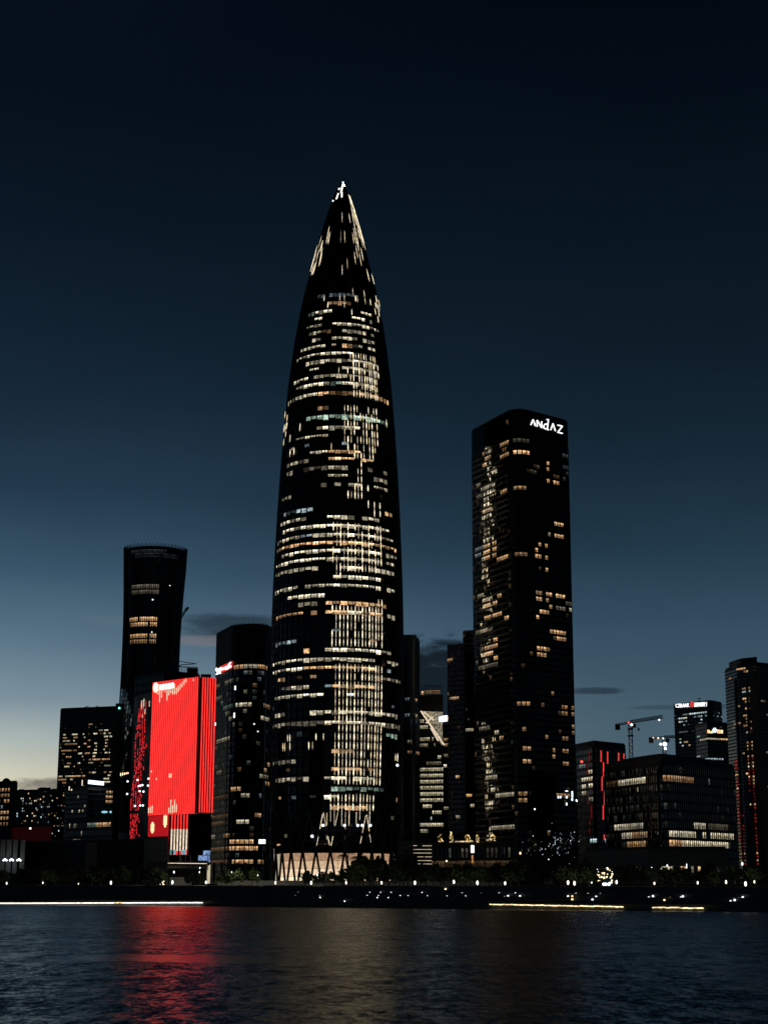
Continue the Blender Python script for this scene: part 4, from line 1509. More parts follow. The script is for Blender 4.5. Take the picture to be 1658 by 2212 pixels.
# ------------------------------------------------------------------ towers between the bullet tower and the hotel
B1 = Path([xy(858, 1060, 1600), xy(884, 1052, 1600), xy(905, 1062, 1600)])
BB = tower('slab_tower', 'black slab tower standing just behind the right side of the bullet tower', 'building', B1, 30, zat(884, 1376, 1052))
facade(BB, B1, GZ, zat(884, 1380, 1052), 46, 10, [(893, 900, 1509, OR, .5), (892, 899, 1541, WH, .4), (876, 884, 1541, BL, .2), (878, 886, 1505, BL, .15), (878, 888, 1605, WH, .2), (878, 888, 1628, OR, .25),
                                                   (897, 906, 1625, OR, .4), (898, 906, 1628, OR, .5), (874, 885, 1510, BL, .12)], None, seed=21, band_out=.15, mull=True, mull_w=.8)
for px in (868, 893):
    part('pilaster', MB().bar(P(px, 1885, 1047), P(px + .3, 1380, 1047), 1.6).mesh('pilaster', CONC), BB)
part('roof_house', MB().prism([xy(868, 1056, 1370), xy(899, 1056, 1370), xy(899, 1072, 1370), xy(868, 1072, 1370)], zat(884, 1378, 1052), zat(884, 1369, 1052)).mesh('roof_house', ROOF), BB)

C1 = Path([xy(900, 1085, 1650), xy(957, 1080, 1650)])
CTOP = zat(930, 1503, 1080)
CB = tower('chamfered_tower', 'office block with rows of lit windows and a slanted glazed atrium at its top', 'building', C1, 34, CTOP)
D4 = lambda L: [(857 + .2343 * a, 857 + .2343 * b_, 1347.6 + .2343 * y, c, s) for (a, b_, y, c, s) in L]
full = [(192, 422, y, WH, .85) for y in (1350, 1412, 1470, 1528, 1590, 1645)]
facade(CB, C1, zat(930, 1815, 1080), zat(930, 1537, 1080), 21, 14, D4([(192, 245, 920, WH, .9), (192, 280, 978, WH, .9), (192, 300, 1040, WH, .7), (315, 340, 1040, WH, .5), (192, 295, 1100, WH, .4), (335, 350, 1100, WH, .2),
       (370, 415, 1243, WH, .8), (270, 412, 1297, WH, .18), (235, 420, 1710, WH, .85), (300, 320, 1790, BL, .9), (195, 422, 1845, WH, .95), (195, 290, 1905, WH, .5)] + full),
       None, wf=.56, hf=.6, win=WIN1, bands=False, mull=False, seed=31)
ta, tb, tc = P(908.5, 1536, 1076), P(955.5, 1538, 1072), P(955.5, 1609, 1072)
ATR = glow('atrium_glow', (1.0, .85, .55), .3, 'NONE', .9)
mb = MB()
mb.v = [ta, tb, tc, ta + Y1 * 6, tb + Y1 * 6, tc + Y1 * 6]
for f in ([0, 2, 1], [3, 4, 5], [0, 1, 4, 3], [1, 2, 5, 4], [2, 0, 3, 5]):
    mb.face(f)
part('atrium', mb.mesh('atrium', ATR), CB)
for k in range(13):
    q = k / 12
    a = ta.lerp(tb, q)
    b2 = ta.lerp(tc, q)
    part('atrium_mullion', MB().bar(a - Y1 * .3, b2 - Y1 * .3, .28).mesh('atrium_mullion', FRAME), CB)
for k in range(1, 7):
    q = k / 7
    part('atrium_transom', MB().bar(ta.lerp(tc, q) - Y1 * .35, tb.lerp(tc, q) - Y1 * .35, .2).mesh('atrium_transom', FRAME), CB)
part('slant_edge', MB().bar(ta - Y1 * .5, tc - Y1 * .5 + X1, .7).mesh('slant_edge', TUBEW), CB)
for (a, q) in (((915, 1538), (937, 1556)), ((944, 1538), (920, 1562)), ((930, 1572), (946, 1600))):
    part('lit_truss', MB().bar(P(*a, 1075), P(*q, 1073), .9).mesh('lit_truss', glow('truss_glow', (1, .82, .6), .75, 'NONE')), CB)
cg = MB()
for k in range(16):
    cg.bar(P(909 + k * 3.0, 1503, 1080), P(909 + k * 3.0, 1479 + (k < 2) * 3, 1080), .22)
cg.bar(P(909, 1481, 1080), P(955, 1483, 1080), .3)
cg.bar(P(909, 1492, 1080), P(955, 1494, 1080), .3)
part('crown_grid', cg.mesh('crown_grid', FRAME), CB)
for k in range(7):
    part('window', WIN1, CB, axes(P(912 + k * 6, 1495 + (k == 0) * 2, 1083), X1, -Y1, Z1, 1.4, .3, 2.6), tuple(v * (1.0 if k == 0 else .3) for v in OR))
N1 = Path([xy(954, 1180, 1650), xy(972, 1178, 1650)])
NB = tower('slim_tower', 'narrow dark tower carrying a bluish white sign beside the slanted atrium', 'building', N1, 20, zat(960, 1566, 1180))
facade(NB, N1, GZ, zat(960, 1570, 1180), 30, 5, [(955, 968, 1595, OR, .3), (955, 968, 1607, OR, .4), (955, 966, 1652, WH, 1), (955, 968, 1630, WH, .2), (955, 968, 1745, WH, .3)], None, seed=33, mull=False)
sgb = part('sign', MB().bar(P(948, 1559, 1066), P(968, 1558, 1066), .3).mesh('sign', FRAME), NB, label='overexposed bluish white sign')
for q in range(4):
    x = 949.5 + q * 4.9
    part('letter', MB().obox(P(x, 1553.5 - q * .6, 1065.6), X1 * .74, Y1 * .2, Z1 * (1.55 + .35 * (q > 0))).mesh('letter', SIGNB), sgb)

T1 = Path([xy(966.5, 985, 1600), xy(1004, 975, 1600)])
TA = tower('apartment_tower', 'lower half of the black twin tower, left of the hotel tower', 'building', T1, 30, zat(985, 1394, 980))
facade(TA, T1, GZ, zat(985, 1398, 980), 48, 9, [(966, 977, 1422.5, OR, .45), (975, 990, 1504, OR, .7), (983, 993, 1678, OR, .9), (967, 975, 1504, OR, .2), (984, 992, 1766, WH, .5)], lambda g_, i, j, p: ((OR, .04) if g_.random() < .02 else None), seed=34, band_out=.12, mull=False)
for px in (970, 976, 988.5, 992.5):
    part('red_pilaster', MB().bar(P(px, 1790, 972), P(px - .8, 1405, 972), .3).mesh('red_pilaster', pbr('red_brown_metal', (.16, .045, .04), .5, .3)), TA)
T2 = Path([xy(1001, 1005, 1600), xy(1036, 1000, 1600)])
TB = tower('apartment_tower', 'taller half of the black twin tower, touching the hotel tower', 'building', T2, 30, zat(1015, 1364, 1002))
facade(TB, T2, GZ, zat(1015, 1368, 1002), 50, 8, [(1003, 1022, 1581, WH, .45), (1005, 1020, 1717.5, OR, .9), (1015, 1022, 1744, WH, .6)], lambda g_, i, j, p: ((OR, .04) if g_.random() < .02 else None), seed=35, band_out=.12, mull=False)

# ------------------------------------------------------------------ left background
L1 = Path([xy(126, 2030, 1640), xy(258, 2000, 1640)])
LB = tower('office_slab', 'broad dark office slab with many short rows of lit windows, left of the flared tower', 'building', L1, 60, zat(134, 1531, 2028))
E4 = lambda L: [(110.6 + .1656 * a, 110.6 + .1656 * b_, 1485.9 + .1656 * y, c, s) for (a, b_, y, c, s) in L]
LSP = E4([(485, 545, 475, OR, .5), (695, 750, 570, WH, .95), (620, 690, 575, WH, .3), (160, 190, 630, WH, .7), (285, 350, 628, WH, .95), (420, 450, 625, WH, .9), (555, 605, 615, WH, 1.1), (690, 705, 610, WH, .9), (750, 775, 605, WH, .4),
          (160, 215, 668, OR, .6), (290, 345, 665, OR, .5), (435, 455, 660, WH, .9), (700, 750, 650, WH, .9), (755, 805, 648, WH, 1.1), (150, 235, 710, WH, .45), (285, 315, 710, WH, 1), (490, 515, 695, OR, .4),
          (700, 740, 688, OR, .7), (190, 340, 752, OR, .3), (420, 470, 738, OR, .7), (565, 608, 733, WH, 1.1), (698, 730, 728, WH, 1), (115, 140, 792, WH, .5), (360, 378, 783, WH, .9), (480, 510, 775, OR, .7), (585, 605, 775, WH, .6), (700, 735, 765, OR, .8),
          (140, 270, 832, OR, .4), (285, 335, 828, OR, .2), (555, 605, 815, WH, 1.1), (690, 710, 808, WH, .8), (360, 400, 865, WH, 1), (440, 515, 857, OR, .5), (540, 600, 855, WH, 1.1), (700, 740, 850, WH, 1), (755, 772, 848, WH, .9),
          (145, 185, 868, OR, .3), (200, 265, 910, OR, .6), (395, 425, 905, WH, .6), (540, 575, 898, WH, 1.1), (500, 525, 945, OR, .5), (535, 590, 942, OR, .95), (600, 650, 940, OR, .7), (670, 770, 937, OR, .6), (815, 835, 935, OR, .6),
          (205, 260, 998, OR, .4), (355, 385, 995, WH, .9), (490, 560, 990, WH, .3), (175, 245, 1042, WH, .7), (290, 320, 1040, OR, .8), (700, 775, 1020, WH, .2), (100, 145, 1138, WH, .5), (185, 250, 1135, OR, .7), (258, 315, 1135, OR, 1), (325, 385, 1132, OR, .7),
          (490, 515, 1125, OR, .4), (525, 585, 1125, WH, 1.1), (685, 720, 1118, OR, .4), (760, 790, 1115, OR, .5), (185, 280, 1175, WH, .6), (415, 450, 1162, OR, .8), (735, 780, 1157, WH, .95), (695, 760, 1198, WH, 1), (690, 770, 1238, WH, 1), (105, 205, 1218, OR, .5), (140, 200, 1255, OR, .3)])
facade(LB, L1, GZ, zat(134, 1536, 2028), 54, 46, LSP, lambda g_, i, j, p: ((g_.choice((WH, OR)), g_.choice((.04, .08, .12))) if g_.random() < .06 and p[1] > 1560 else None), wf=.9, hf=.5, seed=41, mull=False, band_out=.2)
for (a, q) in (((177, 1530), (191, 1525)), ((208, 1524.5), (218, 1528.5))):
    part('roof_gantry', MB().bar(P(*a, 2015), P(*q, 2015), .7).bar(P(q[0], q[1], 2015) if a[0] < 200 else P(*a, 2015), P(q[0] if a[0] < 200 else a[0], 1529, 2015), .5).mesh('roof_gantry', STEEL), LB)

F1 = Path([xy(-70, 1060, 1750), xy(35.5, 1040, 1750)])
FB = tower('apartment_block', 'apartment block with warm lit balconies at the left border', 'building', F1, 30, zat(30, 1689.5, 1040))
F4 = lambda L: [(.16673 * a, .16673 * b_, 1624.1 + .16673 * y, c, s) for (a, b_, y, c, s) in L]
facade(FB, F1, GZ, zat(30, 1699, 1040), 17, 16, F4([(-200, 25, 520, OR, .4), (45, 132, 520, OR, .55), (-200, 130, 590, OR, .35), (-200, 25, 655, OR, .9), (45, 125, 655, OR, .6), (25, 60, 728, BL, .5), (-200, 115, 795, OR, .7), (-200, 112, 862, OR, .75), (-200, 105, 935, OR, .25)]),
       None, wf=.9, hf=.6, win=WIN3, seed=42, band_out=.9, mull=True)
part('roof_dome', MB().ball(P(14, 1692, 1050), 3.0, 3.0, 3.4, 10, 6).mesh('roof_dome', STEEL), FB)

for (x0, x1, ty, Y, lab, sd) in ((33, 84, 1708, 1830, 'dark apartment tower with scattered lit windows, nearest the left border block', 51), (79, 108, 1704, 1800, 'slim apartment tower in the middle of the left cluster', 52),
                                 (104, 152, 1707, 1860, 'apartment tower at the right end of the left cluster, before the office slab', 53)):
    p_ = Path([xy(x0, Y, 1750), xy(x1, Y - 10, 1750)])
    rb = tower('apartment_tower', lab, 'building', p_, 30, zat(x0, ty, Y), 'apartment towers at the far left')
    facade(rb, p_, GZ, zat(x0, ty + 4, Y), 37, 14 if x1 - x0 > 40 else 9, [], lambda g_, i, j, p: ((g_.choice((WH, OR, OR, BL)), g_.choice((.1, .2, .5, .9, 1.1))) if g_.random() < .13 else None), wf=.75, hf=.6, seed=sd, band_out=.5, mull=False)
    part('roof_house', MB().prism([xy(x0 + 8, Y + 5, ty), xy(x0 + 20, Y + 5, ty), xy(x0 + 20, Y + 12, ty), xy(x0 + 8, Y + 12, ty)], zat(x0, ty, Y), zat(x0, ty - 4, Y)).mesh('roof_house', ROOF), rb)

M1 = Path([xy(140, 1500, 1750), xy(190, 1475, 1750), xy(246, 1485, 1750)])
MBD = tower('terraced_block', 'mid-rise block with curved balcony bands and a white roof sign before the office slab', 'building', M1, 30, zat(190, 1702, 1475), mat=WALL)
facade(MBD, M1, GZ, zat(190, 1705, 1475), 20, 22, [(227, 245, 1714, OR, .5), (228, 245, 1721, OR, .5), (228, 245, 1733, OR, .55), (170, 172, 1748, WH, .5), (155, 158, 1750, WH, .5), (176, 180, 1754, WH, .3)],
       lambda g_, i, j, p: ((WH, g_.choice((.05, .1, .3))) if g_.random() < .03 else None), wf=.8, hf=.6, seed=55, frame=pbr('dim_balcony', (.11, .095, .09), .7), band_out=1.0, mull=False)
sgw = part('sign', MB().bar(P(190, 1696, 1470), P(225, 1699, 1470), .5).mesh('sign', FRAME), MBD, label='overexposed white roof sign')
for q in range(8):
    part('letter', MB().obox(P(193 + q * 4.2, 1689.2 + q * .42, 1469), X1 * .92, Y1 * .2, Z1 * 1.65).mesh('letter', SIGNB), sgw)
for (px, py, h) in ((178, 1691, 5), (150, 1703, 3.5), (155, 1706, 1.5)):
    part('lit_shaft', ubox(TUBEW), MBD, axes(P(px, py, 1469), X1, Y1, Z1, .9, .3, h))
for (x0, x1) in ((219, 233), (236.5, 243)):
    v0, v1 = P(x0, 1754, 1468), P(x1, 1754, 1468)
    part('canopy_light', MB().ball((v0 + v1) / 2, (v1.x - v0.x) / 2, 1.2, 1.0).mesh('canopy_light', glow('cyan_canopy', (.35, .8, 1), .9, 'NONE')), MBD)
Q1 = Path([xy(143, 985, 1790), xy(243, 955, 1790)])
QB = tower('podium_block', 'low dark podium with one strip of lit windows before the curved balconies', 'building', Q1, 40, zat(240, 1768, 955))
facade(QB, Q1, GZ, zat(240, 1772, 955), 8, 30, [(189, 208, 1781, GR, .22), (210, 239, 1781, OR, .75), (160, 165, 1783, WH, .15), (150, 153, 1792, WH, .5), (176, 178, 1792, WH, .4), (158, 175, 1820, WH, .15)], None, wf=.7, hf=.6, seed=56, mull=False)

R1 = Path([xy(27, 860, 1800), xy(112, 850, 1800)])
RDB = tower('red_lattice_building', 'low building with a faint red lattice of openings behind the left pavilion', 'building', R1, 20, zat(70, 1783, 852))
rp = MB()
for j in range(7):
    z_ = zat(70, 1788 + j * 4.3, 850)
    c, u, n = R1.frame(R1.L / 2)
    rp.obox(c + n * .25 + Z1 * z_, u * R1.L * .5, n * .12, Z1 * .32)
for i in range(34):
    c, u, n = R1.frame(R1.L * (i + .5) / 34)
    rp.obox(c + n * .25 + Z1 * (zat(70, 1816, 850) + zat(70, 1786, 850)) / 2, u * .16, n * .11, Z1 * 3.6)
part('red_lattice', rp.mesh('red_lattice', REDDIM), RDB, kind='stuff')
part('lamp', MB().ball(P(66, 1789.5, 846), .55, .4, .55).mesh('lamp', DOT), RDB)

# left waterfront pavilion with pilasters, dark hall, ribbed panel, olive block
V1 = Path([xy(-60, 790, 1850), xy(57, 780, 1850)])
VB = tower('pavilion', 'low pavilion with pale pilasters and paired globe lamps at the left border', 'building', V1, 22, zat(30, 1818, 782), mat=WALL)
for px in (-22, 6, 19.5, 33, 49):
    w_ = 2.2 if px not in (33, 49) else 2.0
    part('pilaster', ubox(PALE), VB, axes(P(px, 1850, 778), X1, Y1, Z1, w_, .8, 15.5))
H1 = Path([xy(56, 800, 1850), xy(186, 770, 1850), xy(314, 760, 1850)])
HB = tower('exhibition_hall', 'long plain black hall behind the promenade at the left', 'building', H1, 30, zat(186, 1818, 770))
for k in range(8):
    v = P(187 + k * 3, 1852, 767)
    part('ribbed_panel', ubox(CONC), HB, axes(v, X1, Y1, Z1, .45, .5, 13.2))
part('roof_edge', MB().prism([xy(240, 764, 1815), xy(314, 758, 1815), xy(314, 775, 1815), xy(240, 780, 1815)], zat(280, 1819, 762), zat(280, 1813, 762)).mesh('roof_edge', WALL), HB)
O1 = Path([xy(311, 745, 1850), xy(363, 735, 1850)])
OB = tower('cube_block', 'plain olive grey block in front of the lower red panels', 'building', O1, 22, zat(340, 1811.5, 738), mat=OLIVE)
for yy in (1837, 1862):
    part('joint', MB().bar(P(312, yy, 737), P(362.5, yy + .5, 734), .14).mesh('joint', FRAME), OB)
for k in range(12):
    part('louvre', ubox(FRAME), OB, axes(P(318 + k * 3.7, 1868, 736), X1, Y1, Z1, .12, 1.2, 2.4))

# ------------------------------------------------------------------ right side
# dark block with broken red light lines
K1 = Path([xy(1240, 1085, 1650), xy(1283, 1055, 1650), xy(1351, 1078, 1650)])
KB = tower('red_line_block', 'black block striped with broken vertical red light lines, right of the hotel tower', 'building', K1, 30, zat(1290, 1602.5, 1055))
K5 = lambda x, y: (1174.9 + .2967 * x, 1347.6 + .2967 * y)
facade(KB, K1, GZ, zat(1290, 1614, 1055), 20, 18, [(1253, 1268, 1685, WH, .8), (1254, 1266, 1693.5, WH, 1), (1272, 1281, 1692, WH, .9), (1271, 1281, 1661, WH, .7), (1256, 1264, 1716, WH, .6), (1272, 1280, 1684, WH, .6), (1250, 1262, 1650, BL, .2), (1272, 1290, 1809, BL, 1), (1304, 1312, 1809, BL, .8), (1271, 1282, 1726, WH, .25)],
       None, wf=.75, hf=.6, seed=61, band_out=.2, mull=False)
for (x, y0, y1, b_) in ((325, 925, 1005, .5), (412, 922, 1005, 1), (460, 930, 1018, 1), (540, 938, 1005, 1), (578, 945, 982, 1), (430, 1008, 1112, 1), (313, 1010, 1100, .3), (420, 1112, 1215, 1), (335, 1115, 1210, .4), (437, 1218, 1320, 1), (320, 1218, 1316, .4),
                        (428, 1322, 1425, 1), (343, 1325, 1420, .5), (328, 1428, 1460, .4), (449, 1495, 1530, 1), (436, 1535, 1572, 1), (328, 1490, 1530, .3)):
    a, q = K5(x, y0), K5(x, y1)
    part('red_line', MB().bar(P(a[0], a[1], 1048), P(a[0], q[1], 1048), .75 if b_ == 1 else .4).mesh('red_line', REDLINE if b_ == 1 else glow('faint_red_line', (1, .05, .06), .3 * b_, 'NONE')), KB)
part('beacon', MB().ball(P(1255.5, 1645.5, 1055), .9, .9, .9).mesh('beacon', REDL), KB)

# curved low glass building
CVP = Path(rounded([xy(1307, 834, 1740), xy(1392, 795, 1740), xy(1440, 778.5, 1740), xy(1588, 826, 1740)], 6, 6))
CY = 795
VT = zat(1440, 1650, CY)
CV = tower('curved_building', 'broad low glass building with a curved front, a domed roof and lit lower floors', 'building', CVP, 30, VT)
K6 = lambda L: [(1174.9 + .2967 * a, 1174.9 + .2967 * b_, 1347.6 + .2967 * y, c, s) for (a, b_, y, c, s) in L]
facade(CV, CVP, GZ, zat(1440, 1656, CY), 13, 64, K6([(535, 735, 1130, WH, .95), (870, 1085, 1120, OR, .4), (450, 535, 1140, OR, .08), (510, 610, 1502, WH, .85), (610, 750, 1502, WH, .5), (1088, 1175, 1495, WH, .7), (565, 640, 1560, WH, .85), (640, 750, 1560, OR, .5), (905, 1095, 1560, WH, .9), (1143, 1180, 1560, WH, .75),
       (1205, 1380, 1565, WH, .8), (600, 750, 1618, OR, .6), (895, 995, 1622, OR, .8), (1003, 1330, 1630, WH, 1.1), (1180, 1200, 1120, BL, .15), (1180, 1330, 1500, WH, .12)]), lambda g_, i, j, p: ((g_.choice((GR, WH)), g_.choice((.01, .015, .025, .05))) if (p[0] < 1400 and g_.random() < .45) or g_.random() < .08 else None), wf=.88, hf=.72, win=WIN2, glass=WAVY2, seed=63, band_out=.35, mull_w=.15, pane_out=.1)  # dim glowing panes crowded on the left face imitate its patchy reflections
dome = MB()
pts = CVP.closed(30)
cx = sum(p[0] for p in pts) / len(pts)
cy = sum(p[1] for p in pts) / len(pts)
lev = [(1.01, VT), (1.0, VT + 1.6), (.8, VT + 3.4), (.5, VT + 4.6), (.2, VT + 5.0)]
for (k, z) in lev:
    for p in pts:
        dome.v.append(Vector((cx + (p[0] - cx) * k, cy + (p[1] - cy) * k, z + (.0))))
N_ = len(pts)
for i in range(len(lev) - 1):
    for s in range(N_):
        s2 = (s + 1) % N_
        dome.face([i * N_ + s, i * N_ + s2, (i + 1) * N_ + s2, (i + 1) * N_ + s])
dome.face([(len(lev) - 1) * N_ + s for s in range(N_)])
part('domed_roof', dome.mesh('domed_roof', ROOF), CV)
# olive podium in front of it
PP_ = Path([xy(1258, 700, 1850), xy(1400, 655, 1850), xy(1572, 650, 1850)])
PD = tower('podium', 'long olive grey podium wall with lit shops under it at the right', 'building', PP_, 20, zat(1400, 1834, 655), mat=OLIVE)
facade(PD, PP_, zat(1400, 1888, 655), zat(1400, 1869, 655), 1, 60, [], lambda g_, i, j, p: ((OR if g_.random() < .6 else WH, g_.choice((.15, .4, .8))) if (1425 < p[0] < 1530 and g_.random() < .6) or g_.random() < .06 else None), wf=.8, hf=.8, bands=False, mull=False, seed=64, pane_out=.05)
part('cornice', MB().bar(P(1262, 1866, 697), P(1400, 1868, 652), .5).bar(P(1400, 1868, 652), P(1570, 1872, 647), .5).mesh('cornice', CONC), PD)
part('blue_marker', ubox(SIGNB), PD, axes(P(1482, 1872, 645), X1, Y1, Z1, .25, .2, 2.2))

# sliver of offices at the foot of the right tower
S1 = Path([xy(1568, 990, 1780), xy(1592, 985, 1780)])
SBD = tower('office_sliver', 'thin slice of office block with short cool lit windows left of the border tower', 'building', S1, 20, zat(1580, 1700, 988))
facade(SBD, S1, GZ, zat(1580, 1704, 988), 14, 4, [(1574, 1590, y, BL, s) for (y, s) in ((1716, .7), (1724, .3), (1735, .4), (1745, .3), (1757, .5), (1783, .25), (1840, .4), (1848, .3), (1856, .5), (1862, .5))], None, wf=.8, hf=.5, seed=65, mull=False)
part('purple_panel', ubox(glow('purple_panel', (.3, .12, .8), .06, 'NONE')), SBD, axes(P(1579.5, 1697, 984), X1, Y1, Z1, 2.0, .3, 8))
part('lamp', MB().ball(P(1577, 1677, 984), .8, .6, .8).mesh('lamp', DOT), SBD)

# bank tower with lettering
Z1P = Path(rounded([xy(1457, 2010, 1600), xy(1537, 1960, 1600), xy(1561, 1985, 1600)], 9, 4))
ZT_ = zat(1530, 1513.5, 1962)
ZB_ = tower('bank_tower', 'dark tower with white lettering round a red emblem below its roof', 'skyscraper', Z1P, 50, ZT_)
H7 = lambda L: [(1437.5 + .0917 * a, 1437.5 + .0917 * b_, 1485.9 + .0917 * y, c, s) for (a, b_, y, c, s) in L]
facade(ZB_, Z1P, GZ, zat(1530, 1534, 1962), 50, 24, H7([(380, 570, 632, GR, .25), (570, 995, 608, BL, .9), (290, 315, 650, WH, .9), (275, 380, 725, BL, .8), (405, 440, 712, WH, .8), (455, 495, 712, WH, .7), (635, 720, 690, BL, .3), (760, 880, 682, BL, .6), (935, 995, 680, BL, .4), (285, 325, 795, WH, .9), (360, 380, 790, BL, .5), (440, 495, 790, BL, .4), (815, 880, 762, BL, .7),
       (635, 680, 855, BL, .5), (770, 860, 850, BL, .25), (400, 450, 870, BL, .3), (305, 325, 945, BL, .4), (310, 520, 1020, BL, .15), (1195, 1225, 700, BL, .4), (1300, 1335, 705, BL, .35), (1235, 1270, 615, BL, .25), (290, 350, 1250, GR, .6), (340, 400, 1330, BL, .8), (420, 550, 1315, OR, .7)]),
       lambda g_, i, j, p: ((BL, .04) if g_.random() < .05 else None), wf=.85, hf=.5, seed=71, mull=False)
zsg = zat(1495, 1526, 1985)
def on_path(path, px, py):
    s = s_at(path, px, zat(px, py, path.p[len(path.p) // 2].y))
    c, u, n = path.frame(s)
    return Vector((c.x, c.y, zat(px, py, c.y))), u, n


c, u, n = on_path(Z1P, 1496, 1527)
sgz = part('sign', MB().bar(c - u * 26 + n * .2 - Z1 * 3.2, c + u * 16 + n * .2 - Z1 * 3.2, .3).mesh('sign', FRAME), ZB_, label='white lettering with a red emblem in the middle')
for ch, px in zip('CZBANK', (1461.6, 1466.6, 1471.4, 1476.6, 1481.8, 1486.4)):
    c, u, n = on_path(Z1P, px, 1524.6 - (px - 1461) * .05)
    place_text(ch, sgz, SIGNW, c + n * .8, u, n, 3.6, 4.4, 'letter')
for ch, px in zip('浙商银行', (1502.2, 1509, 1516, 1523)):
    c, u, n = on_path(Z1P, px, 1522.2 - (px - 1502) * .05)
    place_text(ch, sgz, SIGNW, c + n * .8, u, n, 5.4, 5.2, 'letter')
c, u, n = on_path(Z1P, 1494.3, 1521.8)
em = MB()
for s in range(12):
    a = 2 * math.pi * s / 12
    em.v.append(c + n * .9 + u * math.cos(a) * 3.2 + Z1 * math.sin(a) * 3.7)
em.face(list(range(12))[::-1])
part('emblem', em.mesh('emblem', SIGNR), sgz)
part('emblem_slash', MB().bar(c + n * 1.0 - u * 1 - Z1 * 1, c + n * 1.0 + u * 1 + Z1 * 1, .5).mesh('emblem_slash', FRAME), sgz)
part('roof_crane', MB().bar(P(1504, 1508.5, 1975), P(1513, 1508.8, 1975), .6).bar(P(1509, 1508.5, 1975), P(1509, 1516, 1975), .9).mesh('roof_crane', STEEL), ZB_)

BP = Path([xy(1504, 1850, 1640), xy(1530, 1820, 1640), xy(1600, 1835, 1640)])
BD = tower('sign_tower', 'dark tower with a red and blue-white illuminated sign before the bank tower', 'building', BP, 50, zat(1530, 1561, 1822))
facade(BD, BP, GZ, zat(1530, 1566, 1822), 40, 22, H7([(720, 1480, 1190, WH, .5), (1300, 1480, 1175, OR, .9), (720, 800, 1190, GR, .8)]) + [(1495, 1560, 1638, BL, .5), (1500, 1590, 1655, BL, .15), (1540, 1588, 1670, OR, .8), (1505, 1545, 1671, BL, .5), (1512, 1560, 1679, OR, .5), (1530, 1588, 1682, WH, .4), (1545, 1560, 1685, WH, .5)],
       lambda g_, i, j, p: ((BL, .05) if g_.random() < .04 else None), wf=.88, hf=.45, seed=72, mull=False)
c, u, n = on_path(BP, 1543, 1580)
sgd = part('sign', MB().bar(c - u * 9.5 + n * .2 - Z1 * 2.6, c + u * 9.5 + n * .2 - Z1 * 2.6, .3).mesh('sign', FRAME), BD, label='red lettering with a blue-white paw print between')
for tx, px, w_, h_, mt in (('Bai', 1531.5, 6.4, 3.4, SIGNY), ('百', 1549.5, 3.6, 3.8, SIGNY), ('度', 1556.3, 3.6, 3.8, SIGNY)):
    c, u, n = on_path(BP, px, 1580.5)
    place_text(tx, sgd, SIGNR, c + n * .7, u, n, w_ * 1.12, h_ * 1.2, 'letter_halo')
    place_text(tx, sgd, mt, c + n * 1.3, u, n, w_, h_, 'letter')
c, u, n = on_path(BP, 1541.5, 1579)
pw = MB()
for (x, z, r1, r2) in ((0, -.6, 1.9, 1.5), (-2.2, .9, .75, 1.0), (-.8, 2.4, .75, 1.1), (1.0, 2.4, .75, 1.1), (2.3, .9, .75, 1.0)):
    pw.ball(c + n * 1.0 + u * x + Z1 * z, r1, .4, r2)
part('paw_emblem', pw.mesh('paw_emblem', glow('paw_blue', (.55, .75, 1), 2.2, 'NONE')), sgd)

# residential tower at the right border
YR = 1210
RTP = Path([xy(1573, 1236, 1640), xy(1600, 1212, 1640), xy(1627, 1200, 1640), xy(1641, 1196, 1640), xy(1730, 1222, 1640)])
RT = tower('apartment_tower', 'tall apartment tower cut by the right border, red reflection painted in its lower windows', 'skyscraper', RTP, 30, zat(1641, 1432, 1196))
part('roof_house', MB().prism([xy(1573, 1238, 1430), xy(1598, 1216, 1430), xy(1634, 1206, 1430), xy(1634, 1230, 1430), xy(1573, 1250, 1430)], zat(1641, 1434, 1196), zat(1600, 1422, 1215)).mesh('roof_house', WALL), RT)
R7 = lambda L: [(1548 + .2155 * a, 1548 + .2155 * b_, 1402.9 + .2155 * y, c, s) for (a, b_, y, c, s) in L]
RS = R7([(200, 300, 207, OR, .85), (265, 295, 240, OR, .3), (120, 148, 303, OR, .5), (245, 335, 380, OR, .6), (250, 335, 418, BL, .6), (258, 320, 500, OR, 1), (275, 335, 540, OR, .75), (270, 330, 578, OR, .95), (215, 235, 578, OR, .4), (270, 305, 660, OR, .5), (280, 300, 700, OR, .35), (280, 350, 740, OR, .25), (170, 250, 740, OR, .5), (275, 350, 780, OR, .4), (150, 180, 780, WH, .25),
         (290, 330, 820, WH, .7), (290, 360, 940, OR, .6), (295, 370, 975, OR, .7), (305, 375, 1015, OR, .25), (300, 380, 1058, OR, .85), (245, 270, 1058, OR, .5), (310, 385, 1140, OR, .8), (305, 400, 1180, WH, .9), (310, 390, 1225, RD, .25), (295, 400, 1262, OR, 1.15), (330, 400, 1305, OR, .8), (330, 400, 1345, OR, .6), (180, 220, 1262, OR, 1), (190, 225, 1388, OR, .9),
         (330, 415, 1550, OR, 1.1), (235, 275, 2050, OR, .9), (365, 450, 2050, OR, .95), (240, 290, 2110, OR, .5), (365, 460, 2130, OR, .6), (440, 480, 535, WH, .15), (480, 510, 660, WH, .15), (480, 500, 1050, WH, .25), (500, 530, 1380, OR, .5)])
RS = [(x0, x1, y, c, s) for (x0, x1, y, c, s) in RS]


def red_reflection(g_, i, j, p):  # windows made to glow red as a stand-in for a reflection
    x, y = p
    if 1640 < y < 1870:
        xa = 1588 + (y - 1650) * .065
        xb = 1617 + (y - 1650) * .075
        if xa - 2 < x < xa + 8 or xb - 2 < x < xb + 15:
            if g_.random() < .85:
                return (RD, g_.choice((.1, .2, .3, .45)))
    return None


